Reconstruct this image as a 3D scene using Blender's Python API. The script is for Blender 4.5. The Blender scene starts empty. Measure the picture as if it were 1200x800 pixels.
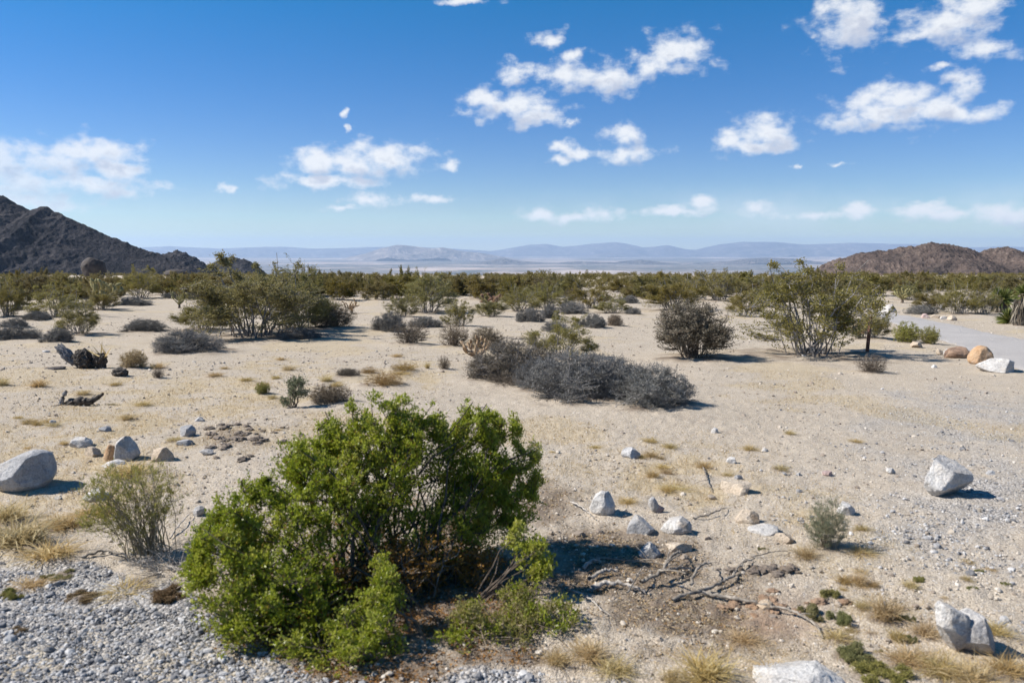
import bpy, math, random
import numpy as np
R = math.radians
C = bpy.context.scene.collection
SC = bpy.context.scene

# ------------------------------------------------------------------ noise
_rs = np.random.RandomState(7)
_PERM = np.concatenate([_rs.permutation(256)] * 3)
_G3 = _rs.normal(size=(256, 3)); _G3 /= np.linalg.norm(_G3, axis=1)[:, None]

def perlin(p):
    p = np.asarray(p, float)
    i = np.floor(p).astype(np.int64); f = p - i; i &= 255
    u = f * f * f * (f * (f * 6 - 15) + 10)
    out = 0
    for dx in (0, 1):
        wx = u[..., 0] if dx else 1 - u[..., 0]
        for dy in (0, 1):
            wy = u[..., 1] if dy else 1 - u[..., 1]
            for dz in (0, 1):
                wz = u[..., 2] if dz else 1 - u[..., 2]
                h = _PERM[_PERM[_PERM[(i[..., 0] + dx) & 255] + ((i[..., 1] + dy) & 255)] + ((i[..., 2] + dz) & 255)]
                g = _G3[h]
                d = g[..., 0] * (f[..., 0] - dx) + g[..., 1] * (f[..., 1] - dy) + g[..., 2] * (f[..., 2] - dz)
                out = out + d * wx * wy * wz
    return out * 1.5

def fbm(p, octv=4, gain=0.5, lac=2.03):
    a, s, out = 1.0, 1.0, 0
    for k in range(octv):
        out = out + a * perlin(p * s + k * 17.3)
        a *= gain; s *= lac
    return out

def ridged(p, octv=5, gain=0.55):
    a, s, out = 1.0, 1.0, 0
    for k in range(octv):
        out = out + a * (1 - 2 * np.abs(perlin(p * s + k * 11.7)))
        a *= gain; s *= 2.1
    return out

def P2(x, y, s, z=0.0):
    x = np.asarray(x, float); y = np.asarray(y, float)
    return np.stack([x * s, y * s, np.full_like(x, z)], -1)

def smooth(a, b, x):
    t = np.clip((x - a) / (b - a), 0, 1)
    return t * t * (3 - 2 * t)

# ------------------------------------------------------------------ ground height and picking
_TY = [-60000, -3, 0, 300, 1200, 3000, 6000, 8500, 60000]
_TZ = [0.1, 0.1, 0.0, -8.1, -52, -150, -268, -285, -285]

def hgt(x, y):
    x = np.asarray(x, float); y = np.asarray(y, float)
    r = np.hypot(x, y)
    z = np.interp(y, _TY, _TZ)
    near = 1 - smooth(300, 900, r)
    z = z + near * (0.35 * perlin(P2(x, y, 1 / 30., 3.1)) * smooth(8, 40, r) + 0.05 * perlin(P2(x, y, 1 / 3.1, 9.2))
                    + 0.018 * perlin(P2(x, y, 1 / 0.8, 5.2)))
    z = z + smooth(5000, 9000, r) * 12 * perlin(P2(x, y, 1 / 4000., 1.7))
    return z

F = 934.0; HOR = 292.0
TH = math.atan((400 - HOR) / F)
CAM = np.array([0, 0, float(hgt(0., 0.)) + 1.6])
FW = np.array([0, math.cos(TH), -math.sin(TH)]); UP = np.array([0, math.sin(TH), math.cos(TH)]); RT = np.array([1., 0, 0])

def at_depth(px, py, d):
    return CAM + d * (FW + RT * (px - 600) / F - UP * (py - 400) / F)

def ground_at(px, py):
    """point of the ground sheet seen in that direction"""
    d = FW + RT * (px - 600) / F - UP * (py - 400) / F
    t = np.geomspace(1.0, 900, 1400)
    p = CAM + t[:, None] * d
    dz = p[:, 2] - hgt(p[:, 0], p[:, 1])
    k = np.argmax(dz < 0)
    if dz[k] >= 0: k = len(t) - 1
    a, b = t[max(k - 1, 0)], t[k]
    for _ in range(25):
        m = (a + b) / 2; q = CAM + m * d
        if q[2] - float(hgt(q[0], q[1])) > 0: a = m
        else: b = m
    q = CAM + a * d
    return np.array([q[0], q[1], float(hgt(q[0], q[1]))])

def depth_of(p): return float(np.dot(np.asarray(p) - CAM, FW))

def project(p):
    q = np.asarray(p) - CAM
    z = q @ FW
    zz = np.where(z > 0.05, z, 0.05)
    return 600 + F * (q @ RT) / zz, 400 - F * (q @ UP) / zz, z

# ------------------------------------------------------------------ mesh helpers
def mesh_np(name, verts, chunks, mats, tint=None, smooth_shade=False, attrs=None):
    """chunks: list of (faces array (n,k), material slot)"""
    me = bpy.data.meshes.new(name)
    verts = np.asarray(verts, np.float32)
    me.vertices.add(len(verts)); me.vertices.foreach_set('co', verts.ravel())
    idx = np.concatenate([f.ravel() for f, _ in chunks]).astype(np.int32)
    tot = np.concatenate([np.full(len(f), f.shape[1], np.int32) for f, _ in chunks])
    mi = np.concatenate([np.full(len(f), m, np.int32) for f, m in chunks])
    start = np.concatenate([[0], np.cumsum(tot)[:-1]]).astype(np.int32)
    me.loops.add(len(idx)); me.loops.foreach_set('vertex_index', idx)
    me.polygons.add(len(tot)); me.polygons.foreach_set('loop_start', start); me.polygons.foreach_set('loop_total', tot)
    me.polygons.foreach_set('material_index', mi)
    me.polygons.foreach_set('use_smooth', np.full(len(tot), smooth_shade))
    for m in mats: me.materials.append(m)
    if tint is not None:
        a = me.attributes.new('tint', 'FLOAT', 'POINT'); a.data.foreach_set('value', np.asarray(tint, np.float32))
    for k, v in (attrs or {}).items():
        a = me.attributes.new(k, 'FLOAT_COLOR', 'POINT')
        a.data.foreach_set('color', np.concatenate([v, np.ones((len(v), 1))], 1).astype(np.float32).ravel())
    me.update(calc_edges=True)
    return me

def link(name, data, parent=None, loc=None):
    o = bpy.data.objects.new(name, data); C.objects.link(o)
    if parent: o.parent = parent
    if loc is not None: o.location = [float(v) for v in loc]
    return o

def tag(o, label=None, cat=None, group=None, kind=None):
    if label: o['label'] = label
    if cat: o['category'] = cat
    if group: o['group'] = group
    if kind: o['kind'] = kind
    return o

class MB:
    """collects numpy geometry"""
    def __init__(s): s.v = []; s.f = []; s.t = []; s.n = 0
    def add(s, v, f, slot=0, tint=0.5):
        v = v.reshape(-1, 3)
        s.v.append(v); s.f.append((f + s.n, slot)); s.n += len(v)
        s.t.append(np.full(len(v), tint) if np.isscalar(tint) else tint)
    def mesh(s, name, mats, smooth_shade=False):
        return mesh_np(name, np.concatenate(s.v), s.f, mats, np.concatenate(s.t), smooth_shade)

def norm(v): return v / (np.linalg.norm(v, axis=-1, keepdims=True) + 1e-9)

def tubes(mb, P, Rd, S=4, slot=0, tint=None, cap=False):
    """P (N,K,3), Rd (N,K)"""
    N, K, _ = P.shape
    T = np.empty_like(P); T[:, 1:-1] = P[:, 2:] - P[:, :-2]; T[:, 0] = P[:, 1] - P[:, 0]; T[:, -1] = P[:, -1] - P[:, -2]
    T = norm(T)
    ref = np.where(np.abs(T[..., 2:3]) > 0.9, np.array([1., 0, 0]), np.array([0, 0, 1.]))
    A = norm(np.cross(T, ref)); B = np.cross(T, A)
    an = np.linspace(0, 2 * np.pi, S, endpoint=False)
    V = P[:, :, None] + Rd[:, :, None, None] * (np.cos(an)[:, None] * A[:, :, None] + np.sin(an)[:, None] * B[:, :, None])
    n, k, s = np.meshgrid(np.arange(N), np.arange(K - 1), np.arange(S), indexing='ij')
    s2 = (s + 1) % S; b = (n * K + k) * S
    Fq = np.stack([b + s, b + s2, b + S + s2, b + S + s], -1).reshape(-1, 4)
    t = np.repeat(np.full(N, .5) if tint is None else tint, K * S)
    mb.add(V, Fq, slot, t)

def ribbons(mb, P, W, rng, slot=0, tint=None):
    """flat tapering blades: P (N,K,3), W (N,K)"""
    N, K, _ = P.shape
    T = norm(P[:, -1] - P[:, 0])
    A = norm(np.cross(T, norm(rng.normal(size=(N, 3)))))
    V = np.stack([P - A[:, None] * W[..., None] / 2, P + A[:, None] * W[..., None] / 2], 2)
    n, k = np.meshgrid(np.arange(N), np.arange(K - 1), indexing='ij')
    b = (n * K + k) * 2
    Fq = np.stack([b, b + 1, b + 3, b + 2], -1).reshape(-1, 4)
    mb.add(V, Fq, slot, np.repeat(np.full(N, .5) if tint is None else tint, K * 2))

def leaves(mb, pos, axis, ln, wd, rng, slot=0, tint=None, fold=0.35):
    N = len(pos)
    a = norm(axis); s = norm(np.cross(a, norm(rng.normal(size=(N, 3))))); nn = np.cross(s, a)
    ln = np.broadcast_to(ln, (N,))[:, None]; wd = np.broadcast_to(wd, (N,))[:, None]
    V = np.stack([pos, pos + a * ln * .45 + s * wd * .5 + nn * wd * fold, pos + a * ln, pos + a * ln * .45 - s * wd * .5 + nn * wd * fold], 1)
    Fq = (np.arange(N) * 4)[:, None] + np.arange(4)
    mb.add(V, Fq, slot, np.repeat(rng.rand(N) if tint is None else tint, 4))

# ------------------------------------------------------------------ materials
def new_mat(name):
    m = bpy.data.materials.new(name); m.use_nodes = True
    nt = m.node_tree; nt.nodes.clear()
    out = nt.nodes.new('ShaderNodeOutputMaterial')
    return m, nt, out

def N(nt, t, **kw):
    n = nt.nodes.new(t)
    for k, v in kw.items(): setattr(n, k, v)
    return n

def val(nt, sock, v):
    if hasattr(v, 'is_output'): nt.links.new(v, sock)
    else: sock.default_value = v

def mth(nt, op, a, b=None, c=None, clamp=False):
    n = N(nt, 'ShaderNodeMath', operation=op, use_clamp=clamp)
    val(nt, n.inputs[0], a)
    if b is not None: val(nt, n.inputs[1], b)
    if c is not None: val(nt, n.inputs[2], c)
    return n.outputs[0]

def col(c): return (c[0], c[1], c[2], 1)

def mix(nt, fac, a, b, blend='MIX'):
    n = N(nt, 'ShaderNodeMix', data_type='RGBA', blend_type=blend)
    val(nt, n.inputs[0], fac)
    val(nt, n.inputs[6], a if hasattr(a, 'is_output') else col(a)); val(nt, n.inputs[7], b if hasattr(b, 'is_output') else col(b))
    return n.outputs[2]

def noise(nt, vec, scale, detail=3, rough=.55, out=0):
    n = N(nt, 'ShaderNodeTexNoise'); n.inputs['Scale'].default_value = scale; n.inputs['Detail'].default_value = detail
    n.inputs['Roughness'].default_value = rough
    if vec is not None: nt.links.new(vec, n.inputs['Vector'])
    return n.outputs[out]

def ramp(nt, fac, stops):
    n = N(nt, 'ShaderNodeValToRGB'); e = n.color_ramp.elements
    while len(e) < len(stops): e.new(0.5)
    for k, (p, c) in enumerate(stops):
        e[k].position = p; e[k].color = col(c) if not np.isscalar(c) else (c, c, c, 1)
    val(nt, n.inputs[0], fac)
    return n.outputs[0]

def maprange(nt, v, a, b, c=0., d=1., mode='SMOOTHSTEP'):
    n = N(nt, 'ShaderNodeMapRange', interpolation_type=mode)
    val(nt, n.inputs[0], v); n.inputs[1].default_value = a; n.inputs[2].default_value = b; n.inputs[3].default_value = c; n.inputs[4].default_value = d
    return n.outputs[0]

def leaf_mat(name, cols, transl=.25, rough=.5, spec=.3, objvar=.15):
    m, nt, out = new_mat(name)
    at = N(nt, 'ShaderNodeAttribute', attribute_name='tint')
    c = ramp(nt, at.outputs['Fac'], [(k / (len(cols) - 1), cc) for k, cc in enumerate(cols)])
    oi = N(nt, 'ShaderNodeObjectInfo')
    hs = N(nt, 'ShaderNodeHueSaturation')
    nt.links.new(c, hs.inputs['Color'])
    nt.links.new(maprange(nt, oi.outputs['Random'], 0, 1, 1 - objvar, 1 + objvar, 'LINEAR'), hs.inputs['Value'])
    r2 = mth(nt, 'FRACT', mth(nt, 'MULTIPLY', oi.outputs['Random'], 17.3))
    nt.links.new(maprange(nt, r2, 0, 1, .5 - objvar * .1, .5 + objvar * .08, 'LINEAR'), hs.inputs['Hue'])
    nt.links.new(maprange(nt, mth(nt, 'FRACT', mth(nt, 'MULTIPLY', r2, 7.7)), 0, 1, 1 - objvar, 1 + objvar * .5, 'LINEAR'), hs.inputs['Saturation'])
    b = N(nt, 'ShaderNodeBsdfPrincipled'); b.inputs['Roughness'].default_value = rough; b.inputs['Specular IOR Level'].default_value = spec
    nt.links.new(hs.outputs[0], b.inputs['Base Color'])
    if transl > 0:
        t = N(nt, 'ShaderNodeBsdfTranslucent'); nt.links.new(hs.outputs[0], t.inputs['Color'])
        mx = N(nt, 'ShaderNodeMixShader'); mx.inputs[0].default_value = transl
        nt.links.new(b.outputs[0], mx.inputs[1]); nt.links.new(t.outputs[0], mx.inputs[2]); nt.links.new(mx.outputs[0], out.inputs[0])
    else: nt.links.new(b.outputs[0], out.inputs[0])
    return m

def wood_mat(name, c1, c2, scale=25, rough=.85, bump=.5):
    m, nt, out = new_mat(name)
    tc = N(nt, 'ShaderNodeTexCoord')
    mp = N(nt, 'ShaderNodeMapping'); nt.links.new(tc.outputs['Object'], mp.inputs[0])
    n = noise(nt, mp.outputs[0], scale, 5, .65)
    b = N(nt, 'ShaderNodeBsdfPrincipled'); b.inputs['Roughness'].default_value = rough; b.inputs['Specular IOR Level'].default_value = .2
    nt.links.new(ramp(nt, n, [(.35, c1), (.65, c2)]), b.inputs['Base Color'])
    bp = N(nt, 'ShaderNodeBump'); bp.inputs['Strength'].default_value = bump; bp.inputs['Distance'].default_value = .01
    nt.links.new(n, bp.inputs['Height']); nt.links.new(bp.outputs[0], b.inputs['Normal'])
    nt.links.new(b.outputs[0], out.inputs[0])
    return m

def rock_mat(name, c1, c2, stain=None, stain_amt=.5, speck=.35, scale=1.0, tscale=1.0):
    m, nt, out = new_mat(name)
    tc = N(nt, 'ShaderNodeTexCoord'); oi = N(nt, 'ShaderNodeObjectInfo')
    off = N(nt, 'ShaderNodeCombineXYZ')
    for k, mul in enumerate((31., 57., 91.)): nt.links.new(mth(nt, 'MULTIPLY', oi.outputs['Random'], mul), off.inputs[k])
    ad = N(nt, 'ShaderNodeVectorMath', operation='ADD'); nt.links.new(tc.outputs['Object'], ad.inputs[0]); nt.links.new(off.outputs[0], ad.inputs[1])
    v = ad.outputs[0]
    big = noise(nt, v, 6 * scale, 6, .6); c = ramp(nt, big, [(.35, c1), (.62, c2)])
    if stain:
        st = noise(nt, v, 4.2 * scale, 4, .6)
        c = mix(nt, ramp(nt, st, [(1 - stain_amt - .08, 0.), (1 - stain_amt + .08, 1.)]), c, stain)
    fine = noise(nt, v, 110 * scale, 2, .7)
    c = mix(nt, speck, c, ramp(nt, fine, [(.32, (.08, .08, .09)), (.45, (.45, .44, .43)), (.7, (.8, .79, .77))]), 'OVERLAY')
    vo = N(nt, 'ShaderNodeTexNoise'); vo.inputs['Scale'].default_value = 14 * scale; vo.inputs['Detail'].default_value = 8; vo.inputs['Roughness'].default_value = .7
    nt.links.new(v, vo.inputs['Vector'])
    crack = ramp(nt, vo.outputs[0], [(.47, 0.), (.5, 1.), (.53, 0.)])
    c = mix(nt, mth(nt, 'MULTIPLY', crack, .45), c, tuple(x * .3 for x in c1))
    lich = noise(nt, v, 24 * scale, 6, .7)
    c = mix(nt, ramp(nt, lich, [(.56, 0.), (.64, .6)]), c, tuple(x * .45 for x in c1))
    dust = noise(nt, v, 9 * scale, 5, .6)
    c = mix(nt, ramp(nt, dust, [(.5, 0.), (.7, .4)]), c, tuple(q * m for q, m in zip(c2, (1.0, .86, .68))))
    b = N(nt, 'ShaderNodeBsdfPrincipled'); b.inputs['Roughness'].default_value = .85; b.inputs['Specular IOR Level'].default_value = .25
    nt.links.new(c, b.inputs['Base Color'])
    h = mth(nt, 'ADD', mth(nt, 'MULTIPLY', vo.outputs[0], 1.0), mth(nt, 'MULTIPLY', fine, .12))
    bp = N(nt, 'ShaderNodeBump'); bp.inputs['Strength'].default_value = .8; bp.inputs['Distance'].default_value = .035 / scale * tscale
    nt.links.new(h, bp.inputs['Height']); nt.links.new(bp.outputs[0], b.inputs['Normal'])
    nt.links.new(b.outputs[0], out.inputs[0])
    return m

M = {}
M['hero_leaf'] = leaf_mat('fresh_green_leaf', [(.30, .18, .035), (.14, .18, .012), (.215, .265, .017), (.29, .335, .024), (.38, .41, .05), (.44, .44, .08), (.58, .54, .20)], .48, .38, .6, 0)
M['dead_leaf'] = leaf_mat('dead_leaf', [(.14, .07, .018), (.29, .155, .035), (.42, .25, .06)], .2, .7, .15, 0)
M['creosote_leaf'] = leaf_mat('creosote_leaf', [(.12, .11, .028), (.225, .195, .048), (.32, .27, .072), (.42, .36, .12)], .36, .5, .3, .14)
M['far_leaf'] = leaf_mat('far_creosote_leaf', [(.13, .115, .03), (.215, .18, .05), (.30, .245, .075)], .36, .6, .2, .16)
M['grey_leaf'] = leaf_mat('grey_leaf', [(.14, .135, .122), (.215, .21, .19), (.30, .295, .272)], .1, .8, .1, .12)
M['tan_twig'] = leaf_mat('tan_twig', [(.20, .155, .10), (.31, .25, .17), (.40, .33, .23)], .1, .8, .1, .12)
M['brown_leaf'] = leaf_mat('brown_leaf', [(.125, .105, .075), (.205, .175, .13), (.31, .275, .215)], .1, .8, .1, .1)
M['broom_leaf'] = leaf_mat('broom_leaf', [(.22, .22, .04), (.34, .33, .075), (.46, .42, .16)], .42, .6, .2, .12)
M['sage_leaf'] = leaf_mat('sage_leaf', [(.14, .15, .085), (.22, .24, .14), (.32, .32, .2)], .2, .6, .2, .1)
M['straw'] = leaf_mat('straw', [(.36, .25, .095), (.52, .39, .18), (.64, .53, .30)], .45, .7, .15, .12)
M['rusty_cushion'] = leaf_mat('rusty_cushion_leaf', [(.14, .09, .045), (.24, .16, .08), (.34, .26, .13)], .2, .7, .15, .1)
M['cushion'] = leaf_mat('cushion_leaf', [(.15, .155, .045), (.25, .245, .075), (.38, .34, .13)], .2, .6, .2, .2)
M['yucca_leaf'] = leaf_mat('yucca_leaf', [(.07, .10, .02), (.15, .17, .045), (.26, .25, .08)], .15, .45, .4, .1)
M['litter'] = leaf_mat('litter_leaf', [(.20, .095, .028), (.34, .18, .06), (.36, .26, .14), (.44, .38, .29)], .1, .8, .1, 0)
M['pebble'] = leaf_mat('pebble_stone', [(.11, .11, .115), (.24, .237, .24), (.36, .352, .345), (.56, .545, .525)], 0, .85, .2, 0)
M['sand_pebble'] = leaf_mat('sand_pebble', [(.22, .18, .145), (.34, .29, .235), (.44, .385, .315), (.56, .51, .44)], 0, .85, .2, 0)
M['dark_stem'] = wood_mat('dark_stem', (.045, .035, .028), (.12, .095, .075))
M['grey_stem'] = wood_mat('grey_stem', (.13, .12, .115), (.32, .30, .285))
M['brown_stem'] = wood_mat('brown_stem', (.09, .068, .05), (.2, .16, .125))
M['bleached'] = wood_mat('bleached_wood', (.20, .175, .15), (.52, .48, .43), 30)
M['dead_wood'] = wood_mat('dead_wood', (.10, .085, .07), (.36, .32, .27), 26)
M['charred'] = wood_mat('charred_wood', (.018, .016, .015), (.13, .11, .09), 22, .8, 1.0)
M['ash_wood'] = wood_mat('ash_wood', (.03, .03, .03), (.34, .33, .33), 30, .8, 1.0)
M['rust'] = wood_mat('rusty_iron', (.06, .03, .022), (.17, .085, .06), 40, .7, .6)
M['cholla'] = wood_mat('cholla_skin', (.14, .13, .05), (.36, .33, .17), 40)
M['cholla_dead'] = wood_mat('dead_cholla_skin', (.16, .10, .06), (.46, .34, .22), 30)
M['cholla_red'] = wood_mat('red_cholla_skin', (.09, .05, .035), (.22, .13, .09), 30)
M['thatch'] = leaf_mat('yucca_thatch', [(.10, .085, .065), (.2, .175, .14), (.33, .29, .23)], .1, .8, .1, 0)
M['rock_white'] = rock_mat('white_granite', (.42, .405, .39), (.60, .585, .56), (.36, .29, .22), .36)
M['rock_mottled'] = rock_mat('mottled_granite', (.34, .33, .325), (.6, .58, .55), (.30, .24, .19), .42)
M['rock_grey'] = rock_mat('grey_granite', (.32, .32, .325), (.47, .465, .46), (.30, .25, .2), .25)
M['rock_tan'] = rock_mat('tan_granite', (.42, .34, .255), (.56, .48, .385), (.46, .27, .12), .3)
M['rock_orange'] = rock_mat('orange_granite', (.40, .25, .14), (.52, .37, .24), (.50, .46, .42), .35)
M['rock_brown'] = rock_mat('brown_granite', (.22, .14, .095), (.33, .23, .165), (.12, .08, .06), .35)
M['rock_pink'] = rock_mat('pink_granite', (.40, .28, .25), (.52, .42, .39))
M['rock_dark'] = rock_mat('dark_granite', (.05, .042, .04), (.095, .082, .076), None, .3, .3, .12, .25)
M['clod'] = rock_mat('red_earth_clod', (.24, .155, .10), (.34, .235, .16), None, .3, .25)
M['soil'] = rock_mat('dark_earth_clod', (.13, .105, .085), (.24, .2, .165), None, .3, .3)
M['plaster'] = rock_mat('cream_plaster', (.50, .42, .33), (.56, .48, .39), None, .3, .1)
M['roof'] = rock_mat('pale_roof', (.5, .46, .42), (.6, .56, .5), None, .3, .1)

# ------------------------------------------------------------------ ground
def edge_gravel(px):     # lower-frame limit of the roadside gravel, in the view's own rows
    return np.interp(px, [-400, 0, 90, 200, 260, 330, 400, 480, 560, 720, 800, 2000], [640, 655, 650, 692, 726, 764, 800, 806, 786, 786, 835, 900])

def zones(x, y, z):
    p = np.stack([x, y, z], -1)
    px, py, d = project(p)
    front = (d > .3) & (d < 14)
    n1 = fbm(P2(x, y, 1.7, 2.), 4); n2 = fbm(P2(x, y, .35, 7.), 4); n3 = fbm(P2(x, y, 5.5, 4.), 3)
    grav = np.where(front, smooth(-22, 22, py - edge_gravel(px) + 30 * n1 + 8 * n3), 0.)
    # stony shoulder on the right of the frame
    sh = np.exp(-(((px - 1130) / 210) ** 2 + ((py - 600) / 110) ** 2)) * .55 + np.exp(-(((px - 1120) / 170) ** 2 + ((py - 480) / 40) ** 2)) * .35
    grav = np.maximum(grav, np.where(front, np.clip(sh + .25 * n1, 0, 1), 0))
    grav = np.where(d <= .3, .5, grav)
    r = np.hypot(x, y)
    gr = smooth(.05, .5, n2 + .3 * n1) * (1 - smooth(150, 400, r)) * .62
    for cx, cy, a, b, w in ((20, 625, 75, 45, 1.), (60, 560, 160, 50, .8), (220, 465, 200, 36, .7), (960, 610, 120, 50, .5), (120, 500, 130, 40, .7), (480, 440, 60, 22, .8), (640, 432, 110, 14, .5), (800, 560, 110, 50, .75),
                            (330, 430, 90, 22, .55), (560, 400, 200, 25, .45), (90, 405, 140, 10, .5), (1040, 720, 80, 50, .5), (1120, 780, 120, 30, .6), (700, 545, 120, 40, .4), (850, 770, 160, 40, .4)):
        gr = np.maximum(gr, np.where(front | (d > .3) & (py < 460), np.clip(w * np.exp(-((px - cx) / a) ** 2 - ((py - cy) / b) ** 2) * (1 + 1.2 * n1 + .5 * n3), 0, 1), 0))
    lit = 0 * gr
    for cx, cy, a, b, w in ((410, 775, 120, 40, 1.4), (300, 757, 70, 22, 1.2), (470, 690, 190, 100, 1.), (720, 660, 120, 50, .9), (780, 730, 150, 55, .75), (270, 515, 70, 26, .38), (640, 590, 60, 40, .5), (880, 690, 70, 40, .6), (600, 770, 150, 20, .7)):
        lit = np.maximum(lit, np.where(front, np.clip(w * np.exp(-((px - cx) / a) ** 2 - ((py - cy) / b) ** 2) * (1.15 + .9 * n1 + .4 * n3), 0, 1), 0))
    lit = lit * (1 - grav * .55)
    red = np.where(front, np.clip(np.exp(-((px - 915) / 48) ** 2 - ((py - 724) / 24) ** 2) * .85 * (1 + .9 * n1), 0, 1), 0)
    val_ = smooth(2500, 6000, r)
    return np.stack([grav, gr, lit], -1), np.stack([red, val_, 0 * val_], -1)

def build_ground():
    rr = np.concatenate([np.geomspace(.4, 22, 620), np.geomspace(22, 300, 330)[1:], np.geomspace(300, 40000, 130)[1:]])
    aa = np.concatenate([np.linspace(-40, 40, 760), np.linspace(40, 320, 92)[1:-1]])
    A = np.radians(aa)
    x = rr[:, None] * np.sin(A)[None]; y = rr[:, None] * np.cos(A)[None]
    z = hgt(x, y)
    z1, z2 = zones(x, y, z)
    near = (1 - smooth(6, 20, rr))[:, None]
    # pebbly and crumbly micro relief, real geometry close to the lens
    z = z + near * (.010 * fbm(P2(x, y, 9., 3.), 3) + .012 * z1[..., 2] * fbm(P2(x, y, 14., 5.), 3) + .03 * z2[..., 0] * np.abs(perlin(P2(x, y, 7., 1.))))
    sel = np.hypot(x, y) < 75
    xs, ys = x[sel], y[sel]; add = np.zeros(len(xs)); li = np.zeros(len(xs))
    for lst, amp, far in ((PLACED, .05, 1.15), (ROCKS, .11, 1.25)):
        for cx, cy, r in lst:
            if cx * cx + cy * cy > 65 ** 2 or cy < 0: continue
            near_i = np.nonzero((np.abs(xs - cx) < 2.2 * r) & (np.abs(ys - cy) < 2.2 * r))[0]
            if not len(near_i): continue
            q = ((xs[near_i] - cx) ** 2 + (ys[near_i] - cy) ** 2) / (r * far) ** 2
            e = np.exp(-q ** 1.5)
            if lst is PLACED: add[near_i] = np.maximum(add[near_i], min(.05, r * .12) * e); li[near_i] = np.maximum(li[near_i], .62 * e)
            else: add[near_i] = np.maximum(add[near_i], r * amp * e)
    jit = fbm(P2(xs, ys, 2.6, 6.), 3)
    zz = z[sel]; zz += add * (1 + .5 * jit); z[sel] = zz
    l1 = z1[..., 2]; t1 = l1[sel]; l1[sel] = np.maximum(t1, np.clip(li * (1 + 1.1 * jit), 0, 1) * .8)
    nr, na = x.shape
    V = np.concatenate([np.stack([x, y, z], -1).reshape(-1, 3), [[0, 0, float(hgt(0., 0.))]]])
    i, j = np.meshgrid(np.arange(nr - 1), np.arange(na), indexing='ij'); j2 = (j + 1) % na
    Q = np.stack([i * na + j, (i + 1) * na + j, (i + 1) * na + j2, i * na + j2], -1).reshape(-1, 4)
    j = np.arange(na); T = np.stack([np.full(na, nr * na), j, (j + 1) % na], -1)
    a1 = np.concatenate([z1.reshape(-1, 3), [[0, 0, 0]]]); a2 = np.concatenate([z2.reshape(-1, 3), [[0, 0, 0]]])
    return mesh_np('ground', V, [(Q, 0), (T, 0)], [ground_mat()], None, True, {'zone': a1, 'zone_b': a2})

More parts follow.
